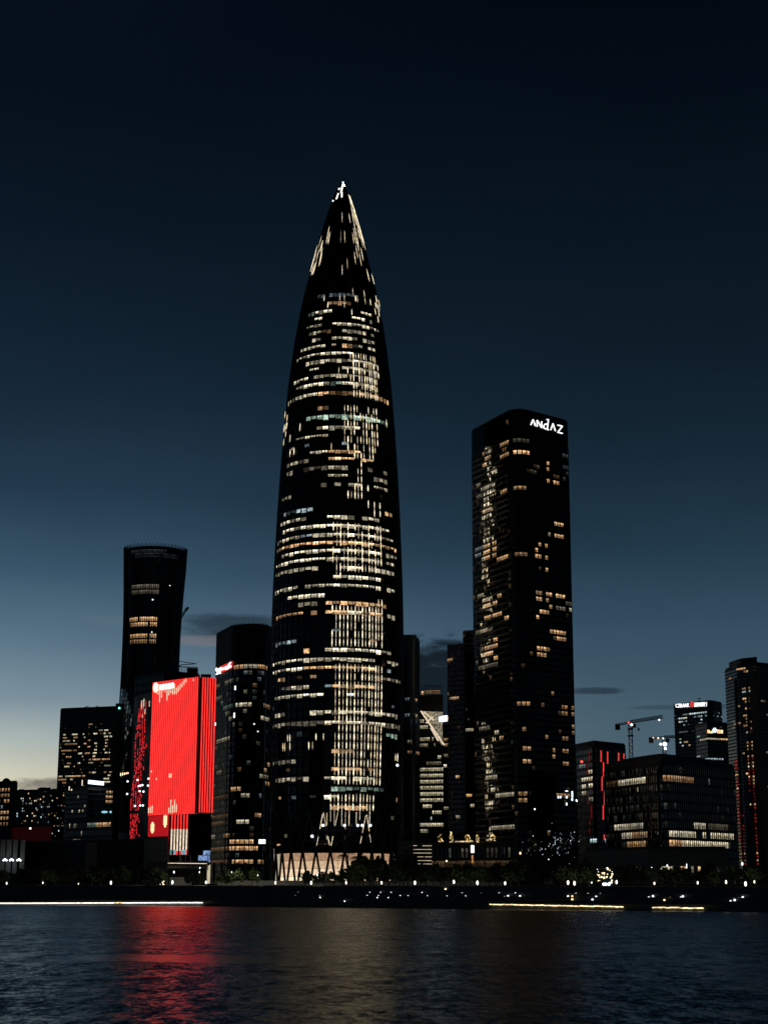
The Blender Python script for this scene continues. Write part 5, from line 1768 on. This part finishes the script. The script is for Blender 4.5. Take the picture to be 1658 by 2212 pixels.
facade(RT, RTP, GZ, zat(1641, 1437, 1196), 64, 34, RS, red_reflection, wf=.86, hf=.62, win=WIN2, seed=73, band_out=.5, mull=False, frame=pbr('brown_slab', (.05, .04, .038), .7))
for (px, pb, w_) in ((1592.5, 1612.5, 1.3), (1617.5, 1640, 1.2), (1632, 1652, 4.8)):
    c1, u1, n1_ = on_path(RTP, px + 4, 1640)
    part('pier', MB().obox(Vector((c1.x, c1.y, (GZ + zat(px, 1468, c1.y)) / 2)) + n1_ * .8, u1 * w_ / 1.6, n1_ * .8, Z1 * (zat(px, 1468, c1.y) - GZ) / 2).mesh('pier', BROWN), RT)

# ------------------------------------------------------------------ podium between bullet tower and hotel
E1 = Path([xy(932, 790, 1850), xy(1114, 765, 1850)])
EB = tower('restaurant', 'dark two-storey restaurant with fairy-lit roof trees in front of the hotel tower', 'building', E1, 25, zat(1020, 1822, 778))
facade(EB, E1, zat(1020, 1856, 776), zat(1020, 1828, 776), 1, 20, [(998, 1016, 1842, WH, .06), (965, 980, 1842, GR, .1), (1092, 1106, 1842, WH, .07), (1045, 1080, 1842, WH, .03)], None, wf=.55, hf=.8, seed=81, bands=False, mull=False)
facade(EB, E1, zat(1020, 1874, 776), zat(1020, 1858, 776), 1, 70, [(933, 960, 1866, OR, .16), (960, 1114, 1866, OR, .07)], None, wf=.6, hf=.92, seed=82, bands=False, mull=False)
for (px, py, mt, w_, h_) in ((964, 1860, DOTW, .7, .7), (1020, 1834, SIGNW, 1.5, 3.4), (1123, 1843, DOTW, .7, 1.0), (1139, 1841.5, DOTW, 1.9, .5), (1139, 1854, glow('amber', (1, .45, .15), .5, 'NONE', .8), .8, 4.0)):
    part('lamp', ubox(mt), EB, axes(P(px, py, 761), X1, Y1, Z1, w_, .3, h_))
part('amber_reflection', ubox(glow('amber_reflection', (1, .4, .12), .6, 'NONE', .9)), EB, axes(P(1019.8, 1861, 761), X1, Y1, Z1, .75, .3, 5.5))  # orange reflection below the sign built as a glowing strip
part('poster_frame', MB().obox(P(875.5, 1839, 800), X1 * 3.4, Y1 * .3, Z1 * 4.7).mesh('poster_frame', pbr('poster_frame', (.2, .16, .13), .7)), EB)
POSTER, t, out = new_mat('poster_print')
b = t.add('ShaderNodeBsdfPrincipled')
nz = t.noise(t.add('ShaderNodeNewGeometry').outputs['Position'], .6, 3)
t.put(b.inputs['Base Color'], t.mix(t.rng(nz.outputs[0], .4, .6), (.02, .02, .02), (.16, .14, .12)))
t.put(out.inputs[0], b.outputs[0])
part('poster', MB().obox(P(877.5, 1840, 799.5), X1 * 2.5, Y1 * .05, Z1 * 4.2).mesh('poster', POSTER), EB)
part('pole', MB().bar(P(863, 1819, 800), P(863.5, 1780, 800), .25).mesh('pole', CONC), EB)
LVP = Path([xy(891.5, 815, 1850), xy(933.5, 808, 1850)])
LV = tower('louvre_house', 'small block with six glowing horizontal louvres beside the poster wall', 'building', LVP, 15, zat(912, 1826, 811))
LVM = glow('louvre_glow', (1.0, .82, .55), .5, 'NONE', .4)
for (x0, x1, y) in ((892, 900, 1826.8), (912, 932, 1827), (892, 932, 1835), (892, 932, 1842.7), (901, 914, 1850.8), (917, 932, 1851), (901, 932, 1859), (902, 908, 1866), (914, 932, 1866.3)):
    a, q = P(x0, y, 808), P(x1, y, 808)
    part('louvre', MB().bar(a, q, .3).mesh('louvre', LVM), LV)

# ------------------------------------------------------------------ tower cranes on the right
def lattice(mb, a, q, w, n, up=Z1, th=.35):
    d = (q - a)
    s = d.normalized().cross(up).normalized() * w / 2
    h = up * w
    rails = [(a - s, q - s), (a + s, q + s), (a + h, q + h)]
    for (x, y) in rails:
        mb.bar(x, y, th)
    for k in range(n):
        f0, f1 = k / n, (k + .5) / n
        f2 = (k + 1) / n
        for r in (rails[0], rails[1]):
            mb.bar(r[0].lerp(r[1], f0), rails[2][0].lerp(rails[2][1], f1), th * .6)
            mb.bar(rails[2][0].lerp(rails[2][1], f1), r[0].lerp(r[1], f2), th * .6)


def crane(label, mast, jib, cj, hook, lamps):
    (mx, my, mY), (jx, jy, jY), (cx_, cy_, cY) = mast, jib, cj
    top = P(mx, my, mY)
    r = thing('tower_crane', label, 'crane', (top.x, top.y, GZ), 'tower cranes on the roofs at the right')
    w = 2.6
    mb = MB()
    zb = top.z - 60
    for sx in (-1, 1):
        for sy in (-1, 1):
            mb.bar((top.x + sx * w / 2, top.y + sy * w / 2, zb), (top.x + sx * w / 2, top.y + sy * w / 2, top.z), .42)
    k = 0
    z = zb
    while z < top.z - 2.6:
        s = 1 if k % 2 else -1
        for sy in (-1, 1):
            mb.bar((top.x - s * w / 2, top.y + sy * w / 2, z), (top.x + s * w / 2, top.y + sy * w / 2, z + 2.6), .26)
        for sx in (-1, 1):
            mb.bar((top.x + sx * w / 2, top.y - s * w / 2, z), (top.x + sx * w / 2, top.y + s * w / 2, z + 2.6), .26)
        z += 2.6
        k += 1
    part('mast', mb.mesh('mast', STEEL), r)
    part('collar', MB().obox(top - Z1 * 9, X1 * 2.2, Y1 * 2.2, Z1 * .5).obox(top - Z1 * 3.5, X1 * 2.0, Y1 * 2.0, Z1 * .8).mesh('collar', STEEL), r)
    tip, ctr_ = P(jx, jy, jY), P(cx_, cy_, cY)
    tip.z = top.z + 1.0
    mb = MB()
    lattice(mb, top + Z1, tip, 2.2, 20)
    part('jib', mb.mesh('jib', STEEL), r)
    ce = ctr_.copy()
    ce.z = top.z + 1.0
    mb = MB()
    lattice(mb, top + Z1, ce, 1.4, 6)
    part('counter_jib', mb.mesh('counter_jib', STEEL), r)
    part('counterweight', MB().obox(ce.lerp(top, .15) - Z1 * 1.2, X1 * 2.0, Y1 * 1.2, Z1 * 2.2).mesh('counterweight', STEEL), r)
    part('cab', MB().obox(top + Vector((2.6, -2, -1.2)), X1 * 1.6, Y1 * 1.2, Z1 * 1.5).mesh('cab', STEEL), r)
    if hook:
        h = top.lerp(tip, .26)
        part('hook_block', MB().bar(h, h - Z1 * 4.6, .12).obox(h - Z1 * 5.2, X1 * .7, Y1 * .5, Z1 * 1.0).mesh('hook_block', STEEL), r)
    for (px, py, rr, mt) in lamps:
        part('work_lamp', MB().ball(P(px, py, mY - 6), rr, rr, rr).mesh('work_lamp', mt), r)


crane('taller tower crane with raised long jib over the curved roof', (1360, 1565, 1300), (1430, 1552, 1258), (1328, 1570, 1322), True, [(1363.2, 1565.5, 1.0, LAMPC), (1422.6, 1555.2, .8, DOT), (1356.6, 1561, .8, REDL)])
crane('smaller tower crane with three floodlights, beside the bank tower', (1433, 1597, 1420), (1476, 1598, 1415), (1400, 1594, 1428), False, [(1434.8, 1607.5, 1.9, LAMPC), (1426, 1607.5, 1.1, LAMPC), (1436, 1617.2, 1.2, LAMPC), (1431.2, 1595, .7, DOTW), (1420.5, 1594.5, .7, DOTW), (1410, 1593.5, .5, DOTW)])
LCb = P(384, 1352, 1400)
lc = thing('luffing_crane', 'crane jib rising from behind the right edge of the flared tower', 'crane', (LCb.x, LCb.y, GZ))
mb = MB()
lattice(mb, P(382, 1352, 1400), P(405.5, 1314, 1400), 1.5, 14, up=Vector((.7, 0, -.7)) * -1, th=.5)
part('jib', mb.mesh('jib', STEEL), lc)
part('jib_head', MB().bar(P(402, 1319, 1400), P(407.5, 1311.5, 1400), 1.5).mesh('jib_head', STEEL), lc)
part('mast', MB().bar((LCb.x - 2, LCb.y, GZ), (LCb.x - 2, LCb.y, LCb.z + 2), 2.0).mesh('mast', STEEL), lc)

# ------------------------------------------------------------------ promenade: trees, lamps, step lights
rt = random.Random(77)


def crown_mesh(seed, R, H, n, mat, bulbs=False):
    g_ = random.Random(seed)
    mb = MB()
    cl = []
    for _ in range(11):
        a, rr = g_.uniform(0, 6.28), R * math.sqrt(g_.random()) * .75
        cl.append((Vector((rr * math.cos(a), rr * math.sin(a), H * g_.uniform(.28, .82))), R * g_.uniform(.3, .5)))
    for _ in range(n):
        c, r = g_.choice(cl)
        d = Vector((g_.gauss(0, 1), g_.gauss(0, 1), g_.gauss(0, .8))).normalized() * r * g_.uniform(.5, 1.1)
        p = c + d
        s = g_.uniform(.22, .5)
        u = Vector((g_.uniform(-1, 1), g_.uniform(-1, 1), g_.uniform(-.6, .6))).normalized()
        v = u.cross(Vector((g_.uniform(-1, 1), g_.uniform(-1, 1), g_.uniform(-1, 1)))).normalized()
        k = len(mb.v)
        mb.v += [p - u * s - v * s * .5, p + u * s - v * s * .5, p + u * s * .7 + v * s, p - u * s * .7 + v * s]
        mb.face([k, k + 1, k + 2, k + 3])
    return mb.mesh('crown', mat)


def trunk_mesh(seed, H):
    g_ = random.Random(seed)
    mb = MB()
    mb.tube([(0, 0, -.3), (g_.uniform(-.1, .1), 0, H * .3), (g_.uniform(-.2, .2), g_.uniform(-.2, .2), H * .6)], [.24, .18, .1], 7)
    for _ in range(4):
        a = g_.uniform(0, 6.28)
        mb.tube([(0, 0, H * g_.uniform(.3, .4)), (math.cos(a) * H * .16, math.sin(a) * H * .16, H * g_.uniform(.52, .65))], [.1, .04], 5)
    return mb.mesh('trunk', BARK)


KINDS_T = []
for s in range(6):
    R_, H_ = (3.4, 8.5) if s < 4 else (2.4, 6.5)
    KINDS_T.append((trunk_mesh(s, H_), crown_mesh(s + 10, R_, H_, 620, LEAF if s != 5 else LEAF2)))


def tree(px, d, z, sc, kind, label, group):
    v = shore(px, d, z)
    o = thing('tree', label, 'tree', v, group)
    rz = rt.uniform(0, 6.28)
    for nm, me in zip(('trunk', 'crown'), KINDS_T[kind]):
        c = bpy.data.objects.new(nm, me)
        COL.objects.link(c)
        c.parent = o
    o.rotation_euler = (0, 0, rz)
    o.scale = (sc, sc, sc * rt.uniform(.9, 1.1))
    return o


ORD = ['first', 'second', 'third', 'fourth', 'fifth', 'sixth', 'seventh', 'eighth', 'ninth', 'tenth', 'eleventh', 'twelfth', 'thirteenth', 'fourteenth', 'fifteenth', 'sixteenth', 'seventeenth', 'eighteenth', 'nineteenth', 'twentieth']


def place_name(px):
    for (x, nm) in ((60, 'the left pavilion'), (190, 'the long black hall'), (312, 'the ribbed panel'), (364, 'the olive grey block'), (450, 'the red facade'), (585, 'the glass tower'), (727, 'the left lobby half'), (866, 'the right lobby half'),
                    (932, 'the glowing louvres'), (1030, 'the left restaurant half'), (1114, 'the right restaurant half'), (1255, 'the hotel tower'), (1400, 'the left podium half'), (1575, 'the right podium half'), (9999, 'the border tower')):
        if px < x:
            return nm


spots = []
for px in range(-10, 330, 26):
    spots.append((px + rt.uniform(-7, 7), rt.choice((46, 55, 70)), rt.uniform(.85, 1.15)))
for px in (338, 352, 478, 500, 518, 545):
    spots.append((px, 66, rt.uniform(.65, .85)))
for px in (408, 416, 424, 436, 489):
    spots.append((px, 58, rt.uniform(.62, .78)))
for px in (658, 668, 684, 700, 712, 722, 738):
    spots.append((px, rt.choice((62, 70, 80)), rt.uniform(.6, .85)))
for px in range(752, 880, 11):
    spots.append((px + rt.uniform(-3, 3), rt.choice((52, 64, 78, 90)), rt.uniform(1.05, 1.45)))
for px in range(884, 1130, 17):
    spots.append((px + rt.uniform(-6, 6), rt.choice((46, 56, 70)), rt.uniform(.85, 1.1)))
for px in range(1134, 1265, 15):
    spots.append((px + rt.uniform(-6, 6), rt.choice((48, 66, 84)), rt.uniform(.95, 1.35)))
for px in range(1270, 1680, 20):
    spots.append((px + rt.uniform(-7, 7), rt.choice((46, 60, 78)), rt.uniform(.7, 1.0)))
spots.sort()
cnt = {}
for (px, d, sc) in spots:
    nm = place_name(px)
    cnt[nm] = cnt.get(nm, 0) + 1
    lab = 'dark leafy promenade tree, %s from the left before %s' % (ORD[cnt[nm] - 1], nm)
    tree(px, d, PZL if d < 62 else 7.2, sc, rt.randrange(5) if px not in (436, 489) else 5, lab, 'trees along the promenade')

# palms before the lobby
for i, (px, top, lab) in enumerate(((741, 1846, 'left feather palm silhouetted against the lit lobby'), (752, 1838, 'right and taller feather palm before the lit lobby'), (768, 1850, 'feather palm half lost among the trees right of the lobby'))):
    v = shore(px, 75, 7.2)
    H_ = on_plane(px, top, 75).z - 7.2
    o = thing('palm_tree', lab, 'palm', v, 'feather palms before the lobby')
    part('trunk', MB().tube([v + Z1 * (H_ * k / 5) + X1 * (.15 * math.sin(k)) for k in range(6)], [.26, .2, .18, .16, .15, .14], 7).mesh('trunk', BARK), o)
    for f_ in range(13):
        a = 2 * math.pi * f_ / 13 + i
        mb = MB()
        L_ = rt.uniform(2.3, 3.2)
        ps = []
        for k in range(7):
            q = k / 6
            ps.append(v + Z1 * H_ + Vector((math.cos(a) * L_ * q, math.sin(a) * L_ * q, .9 * q - 2.3 * q * q)))
        side = Vector((-math.sin(a), math.cos(a), 0))
        for k in range(6):
            for e in (-1, 1):
                n0 = len(mb.v)
                w_ = .75 * (1 - (k / 6) ** 2)
                mb.v += [ps[k], ps[k + 1], ps[k + 1] + side * e * w_ - Z1 * .35 * w_]
                mb.face([n0, n0 + 1, n0 + 2])
        part('frond', mb.mesh('frond', LEAF), o)

# low walls and hedges of the promenade
for (x0, x1, d, h, mat, nm, lab) in ((470, 1085, 92, 1.9, PALE, 'garden_wall', 'pale low garden wall behind the trees of the promenade'), (366, 412, 88, 3.2, PALE, 'entrance_wall', 'pale lit wall under the canopy of the red facade building')):
    a, q = shore(x0, d, 7.2), shore(x1, d, 7.2)
    thing(nm, lab, 'wall', (0, 0, 0), None, MB().prism([(a.x, a.y), (q.x, q.y), (q.x + .3, q.y + .6), (a.x + .3, a.y + .6)], 7.2, 7.2 + h).mesh(nm, mat))

HEAD = MB()
HEAD.ball((0, 0, 0), .5, .5, .95, 8, 7)
HEADM = {m.name: None for m in (LAMP, LAMPC)}
for m in (LAMP, LAMPC):
    HEADM[m.name] = HEAD.mesh('lamp_head', m, True)


def lamp(px, py, d, sc, mat, label, group, base, light=0):
    rl_ = rt.uniform(.42, .76)
    v = on_plane(px, py, d)
    o = thing('street_lamp', label, 'lamp', (v.x, v.y, base), group)
    part('post', MB().tube([(v.x, v.y, base - .3), (v.x, v.y, v.z - .7 * sc)], [.09, .06], 6).mesh('post', POST), o)
    part('bracket', MB().bar((v.x - .3 * sc, v.y, v.z - .75 * sc), (v.x + .3 * sc, v.y, v.z - .75 * sc), .12).mesh('bracket', POST), o)
    part('lamp_head', HEADM[mat.name], o, axes(v, X1, Y1, Z1, sc * rl_, sc * rl_, sc * rl_ * 1.05))
    if light:
        ld = bpy.data.lights.new('lamp_light', 'SPOT')
        ld.spot_size = math.radians(140)
        ld.spot_blend = .4
        ld.energy = light
        ld.color = (1.0, .9, .72)
        ld.shadow_soft_size = .3
        lo = bpy.data.objects.new('lamp_light', ld)
        COL.objects.link(lo)
        lo.parent = o
        lo.location = (0, .8 * sc, v.z - base - .3 * sc)
        lo.rotation_euler = (math.radians(62), 0, 0)
    return o


cnt = {}
PATHL = [(15, 1908), (93, 1907), (170, 1909), (240, 1907), (372.7, 1906), (445, 1906), (594.8, 1907), (672, 1907), (747.4, 1907), (823.7, 1907), (895.6, 1907), (979.7, 1905), (1030.5, 1907), (1090.2, 1908),
         (1226, 1906.6), (1239.8, 1908), (1277, 1906.6), (1316, 1908), (1330.7, 1905.4), (1412.3, 1908.4), (1505.7, 1907), (1567, 1905.4), (1609, 1909.3), (1628, 1905)]
for (px, py) in PATHL:
    nm = place_name(px)
    cnt[nm] = cnt.get(nm, 0) + 1
    lamp(px, py, 36, .62 if px in (170, 1277) else 1.0, LAMP, 'oval white path lamp, %s from the left before %s' % (ORD[cnt[nm] - 1], nm), 'oval path lamps along the promenade', PZL, 900 if 360 < px < 760 else 350)
cnt = {}
for (px, py) in ((299, 1883), (376, 1884), (431, 1884), (434.5, 1890.6), (432, 1875), (500.6, 1884), (556.8, 1890.6), (685, 1890), (861, 1882), (959, 1891), (1406, 1874), (1427, 1878), (1602, 1866), (1440, 1870)):
    nm = place_name(px)
    cnt[nm] = cnt.get(nm, 0) + 1
    lamp(px, py, 60, .68 if px not in (1602,) else 1.0, LAMPC, 'tall cool white street lamp, %s from the left before %s' % (ORD[cnt[nm] - 1], nm), 'tall street lamps behind the promenade', PZL, 900 if px < 700 else 200)
# paired globes before the pavilion
for i, px in enumerate((11, 25, 41)):
    v = P(px, 1866, 772)
    o = thing('globe_lamp', '%s paired globe lamp from the left between the pale pilasters' % ORD[i], 'lamp', (v.x, v.y, GZ), 'paired globe lamps at the pavilion')
    part('post', MB().bar((v.x, v.y, GZ - .2), v + Z1 * 1.5, .2).bar(v + Z1 * 1.3 - X1 * .8, v + Z1 * 1.3 + X1 * .8, .15).mesh('post', POST), o)
    for s in (-1, 0, 1):
        part('globe', MB().ball(v + Z1 * (1.6 + (s == 0) * .5) + X1 * s * .7, .45, .45, .45).mesh('globe', LAMPC), o)

# small step lights on the terraces
STEPM = MB().ball((0, 0, 0), .34, .34, .34, 8, 5).mesh('step_light', DOT)
STEPS_ = MB().ball((0, 0, 0), .22, .22, .22, 8, 5).mesh('step_light', DOT)
STEPO = MB().ball((0, 0, 0), .3, .3, .4, 8, 5).mesh('step_light', DOTW)
SL = []
for (x, y) in ((143, 2003), (172, 1993), (230, 1976)):
    SL.append((*K5(x, y), STEPM, 'white step light of the loose three below the hotel tower'))
for (x, y) in ((350, 2017), (363, 2006), (377, 1996), (407, 1978)):
    SL.append((*K5(x, y), STEPM, 'white step light of the slanting four left of the short wall'))
for (x, y) in ((733, 2010), (760, 2002), (790, 1992), (820, 1983)):
    SL.append((*K5(x, y), STEPM, 'white step light of the slanting four below the curved building'))
for (x, y) in ((980, 2012), (993, 2003), (1007, 1994)):
    SL.append((*K5(x, y), STEPM, 'white step light of the steep three before the right podium'))
for (x, y) in ((1355, 2030), (1384, 2020), (1413, 2010), (1443, 2000), (1473, 1990)):
    SL.append((*K5(x, y), STEPM, 'white step light of the five nearest the right border'))
for (x, y) in ((203, 1995), (203, 2015), (915, 2008), (873, 2023)):
    SL.append((*K5(x, y), STEPO, 'warm orange marker light low on the right terraces'))
for (x, y) in ((290, 1932), (306, 1933), (738, 1935), (755, 1942), (318, 1978)):
    SL.append((*K5(x, y), STEPO, 'small warm light high on the right terraces'))
N7 = lambda x, y: (898.4 + .2501 * x, 1762.3 + .2501 * y)
for (x, y) in ((763, 713), (793, 703), (825, 692), (856, 681)):
    SL.append((*N7(x, y), STEPM, 'white step light of the four above the long yellow strip'))
for (x, y) in ((878, 715), (896, 704), (916, 692)):
    SL.append((*N7(x, y), STEPM, 'white step light of the three above the long yellow strip'))
for (x, y) in ((50, 673), (97, 703), (120, 688), (158, 717), (205, 688), (245, 717), (267, 704), (290, 690), (396, 677), (427, 704), (553, 660), (560, 680), (675, 658), (715, 678), (710, 638), (810, 638), (1050, 635)):
    SL.append((*N7(x, y), STEPS_, 'tiny step light scattered on the terrace below the restaurant'))
for (x, y) in ((595, 642),):
    SL.append((*N7(x, y), STEPM, 'single brighter white light at the top of the terrace below the restaurant'))
for (x, y) in ((253, 645), (162, 657)):
    SL.append((*N7(x, y), STEPO, 'warm light at the top of the terrace below the restaurant'))
M5 = lambda x, y: (566.7 + .2084 * x, 1624.1 + .2084 * y)
for (x, y) in ((340, 1502), (366, 1470), (467, 1485), (467, 1510)):
    SL.append((*M5(x, y), STEPS_, 'tiny step light on the terrace below the left lobby half'))
for (x, y) in ((587, 1485), (592, 1503), (597, 1520)):
    SL.append((*M5(x, y), STEPS_, 'tiny step light of the upright three below the lobby'))
SL.append((*M5(742, 1455), STEPM, 'single bright light at the terrace top below the lobby'))
for (x, y) in ((1085, 1502), (1099, 1487), (1112, 1470), (1190, 1522), (1202, 1503), (1212, 1487), (1224, 1470)):
    SL.append((*M5(x, y), STEPS_, 'tiny step light of the slanting rows below the tree mass'))
for (x, y) in ((1305, 1522), (1320, 1487), (1332, 1470), (1418, 1522), (1427, 1503), (1440, 1487), (1508, 1505)):
    SL.append((*M5(x, y), STEPS_, 'tiny step light on the terrace below the poster wall'))
SL.append((744, 1949, STEPS_, 'lone tiny light just above the waterline below the lobby'))
SL.sort(key=lambda q: q[0])
nth = {}
for (px, py, me, lab) in SL:
    nth[lab] = nth.get(lab, 0) + 1
    v = on_terrace(px, py)
    v.z += .35
    thing('step_light', lab + (', %s from the left' % ORD[nth[lab] - 1] if sum(q[3] == lab for q in SL) > 1 else ''), 'light', v, 'step lights: ' + lab, me)


# kiosk with bulbs by the left path, lit shrubs and small bright spots among the trees
for (x0, x1, y, n_, lab, mt) in ((74, 106, 1922, 16, 'low kiosk dotted with warm bulbs on the left promenade, larger of the two', DOTW), (120, 139, 1922, 9, 'smaller kiosk dotted with warm bulbs on the left promenade', DOTW), (1290, 1326, 1906, 30, 'kiosk under the trees covered with bright bulbs left of the podium', DOTW),
                                 (348, 362, 1898, 6, 'little lit stall left of the red facade canopy', DOTW)):
    a, q = on_plane(x0, y, 34.5), on_plane(x1, y, 34.5)
    base = PZL if y < 1921 else 5.8
    c = (a + q) / 2
    o = thing('kiosk', lab, 'kiosk', (c.x, c.y, base))
    d = (q - a)
    h = .9 if x0 < 200 else 5.5 if x0 > 1000 else 1.6
    part('wall', MB().bar(Vector((a.x, a.y, base + h / 2)), Vector((q.x, q.y, base + h / 2)), .8, 0, h).mesh('wall', WALL), o)
    part('counter', MB().bar(Vector((a.x, a.y, base + h)) - SN * .3, Vector((q.x, q.y, base + h)) - SN * .3, .15, 0, .6).mesh('counter', CONC), o)
    for k in range(n_):
        p = a.lerp(q, rt.random())
        p = Vector((p.x, p.y, base + h * rt.uniform(.2, 1.1))) - SN * .6
        r_ = rt.choice((.1, .14, .22)) * (1.3 if x0 > 1000 else 1)
        part('bulb', MB().ball(p, r_, r_, r_, 6, 4).mesh('bulb', mt if rt.random() < .7 else DOT), o)
    if x0 > 1000:
        for xx in (1305.5, 1316, 1309):
            p = on_plane(xx, 1910, 34.5) - SN * .8
            part('flood_lamp', MB().ball(p, .55, .5, .45).mesh('flood_lamp', LAMPC), o)

# roof trees wound with fairy lights
for i, (px, w_, lab) in enumerate(((951, 13, 'leftmost fairy-lit roof tree of the restaurant'), (974, 11, 'second fairy-lit roof tree, the tallest of the restaurant'), (1010, 14, 'third fairy-lit roof tree beside the low golden rail'), (1031, 8, 'thin fairy-lit roof tree right of the golden rail'), (1063, 14, 'rightmost fairy-lit roof tree of the restaurant'))):
    v = P(px, 1821, 775)
    o = thing('roof_tree', lab, 'tree', v, 'fairy-lit trees on the restaurant roof')
    part('trunk', MB().tube([v, v + Z1 * 1.5], [.15, .1], 6).mesh('trunk', BARK), o)
    m = axes(v, X1, Y1, Z1, .42, .42, .5)
    part('crown', KINDS_T[i][1], o, m)
    fb = MB()
    for k in range(46):
        a = rt.uniform(0, 6.28)
        z = rt.uniform(.4, 4.0) if px != 974 else rt.uniform(.4, 5.2)
        r_ = w_ * .11 * (.35 + .65 * math.sin(min(3.1, z * .8))) * rt.uniform(.5, 1)
        s = rt.choice((.07, .1, .16, .22))
        fb.ball(v + Vector((math.cos(a) * r_, math.sin(a) * r_, z)), s, s, s, 5, 4)
    part('fairy_lights', fb.mesh('fairy_lights', glow('fairy_glow', (1, .68, .26), 1.6, 'NONE')), o, kind='stuff')
rl = MB()
for k in range(14):
    rl.bar(P(981 + k * 3, 1816, 772), P(981 + k * 3, 1819.5, 772), .2)
rl.bar(P(981, 1818.5, 772), P(1021, 1816.5, 772), .3)
thing('roof_rail', 'low golden lit rail along the restaurant roof edge', 'rail', (0, 0, 0), None, rl.mesh('roof_rail', glow('golden_rail', (1, .7, .3), .8, 'NONE', .8)))
# trees wound with cold fairy lights at the hotel foot
for i, (px, py, lab) in enumerate(((1140, 1838, 'tree sprinkled with cold fairy lights at the left foot of the hotel tower'), (1168, 1840, 'tree sprinkled with cold fairy lights left of the white sculpture'), (1196, 1820, 'tall tree sprinkled with cold fairy lights right of the white sculpture'), (1214, 1832, 'densest cold fairy-light tree below the hotel tower'), (1236, 1818, 'tree with cold fairy lights at the right foot of the hotel tower'))):
    v = P(px, 1862, 742)
    v.z = GZ
    o = thing('fairy_light_tree', lab, 'tree', v, 'trees with cold fairy lights at the hotel')
    H_ = P(px, py - 22, 742).z - GZ
    part('trunk', MB().tube([v, v + Z1 * H_ * .5], [.3, .2], 7).mesh('trunk', BARK), o)
    part('crown', KINDS_T[i][1], o, axes(v, X1, Y1, Z1, 1.1, 1.1, H_ / 8.5))
    fb = MB()
    for k in range((16, 14, 24, 34, 20)[i]):
        a = rt.uniform(0, 6.28)
        s = rt.choice((.05, .06, .08, .1, .16))
        p = P(px + rt.gauss(0, 11), py - 4 + rt.gauss(0, 14), 742) + Y1 * (math.sin(a) * 2 - 3.6)
        fb.ball(p, s, s, s * 1.3, 5, 4)
    part('fairy_lights', fb.mesh('fairy_lights', COLDF), o, kind='stuff')
# lit white window figure above: short bright bars seen in the hotel's lower floors
for (px, py, w_, h_) in ((1222, 1709, 1.7, .5), (1234, 1716, .7, 3.2), (1204, 1722, .6, 1.2), (1209, 1722, .4, 1.2), (1222, 1722, .8, 1.2), (1234, 1727, .8, 1.3), (1243, 1729, .5, 1.0), (1222, 1737, .6, 1.4), (1153, 1748, .6, .8), (1250, 1730, .5, .9)):
    c, u, n = on_path(HP, px, py)
    part('lobby_lamp', ubox(SIGNB), HT, axes(c + n * .4, u, n, Z1, w_, .3, h_))

# white sculpture
v = P(1183, 1882, 640)
o = thing('sculpture', 'glowing white swan-necked sculpture on a plinth below the hotel tower', 'sculpture', v)
pts = [P(x, y, 640) for (x, y) in ((1185, 1870), (1182.5, 1868), (1181.5, 1864), (1182, 1860), (1184, 1857.5), (1186, 1858.5))]
part('figure', MB().tube(pts, [.62, .5, .38, .38, .5, .3], 8).mesh('figure', LAMPC, True), o)
part('plinth', MB().prism([(v.x - 1.6, v.y - 1.2), (v.x + 1.6, v.y - 1.2), (v.x + 1.6, v.y + 1.2), (v.x - 1.6, v.y + 1.2)], 6.8, P(1183, 1871, 640).z).mesh('plinth', PALE), o)
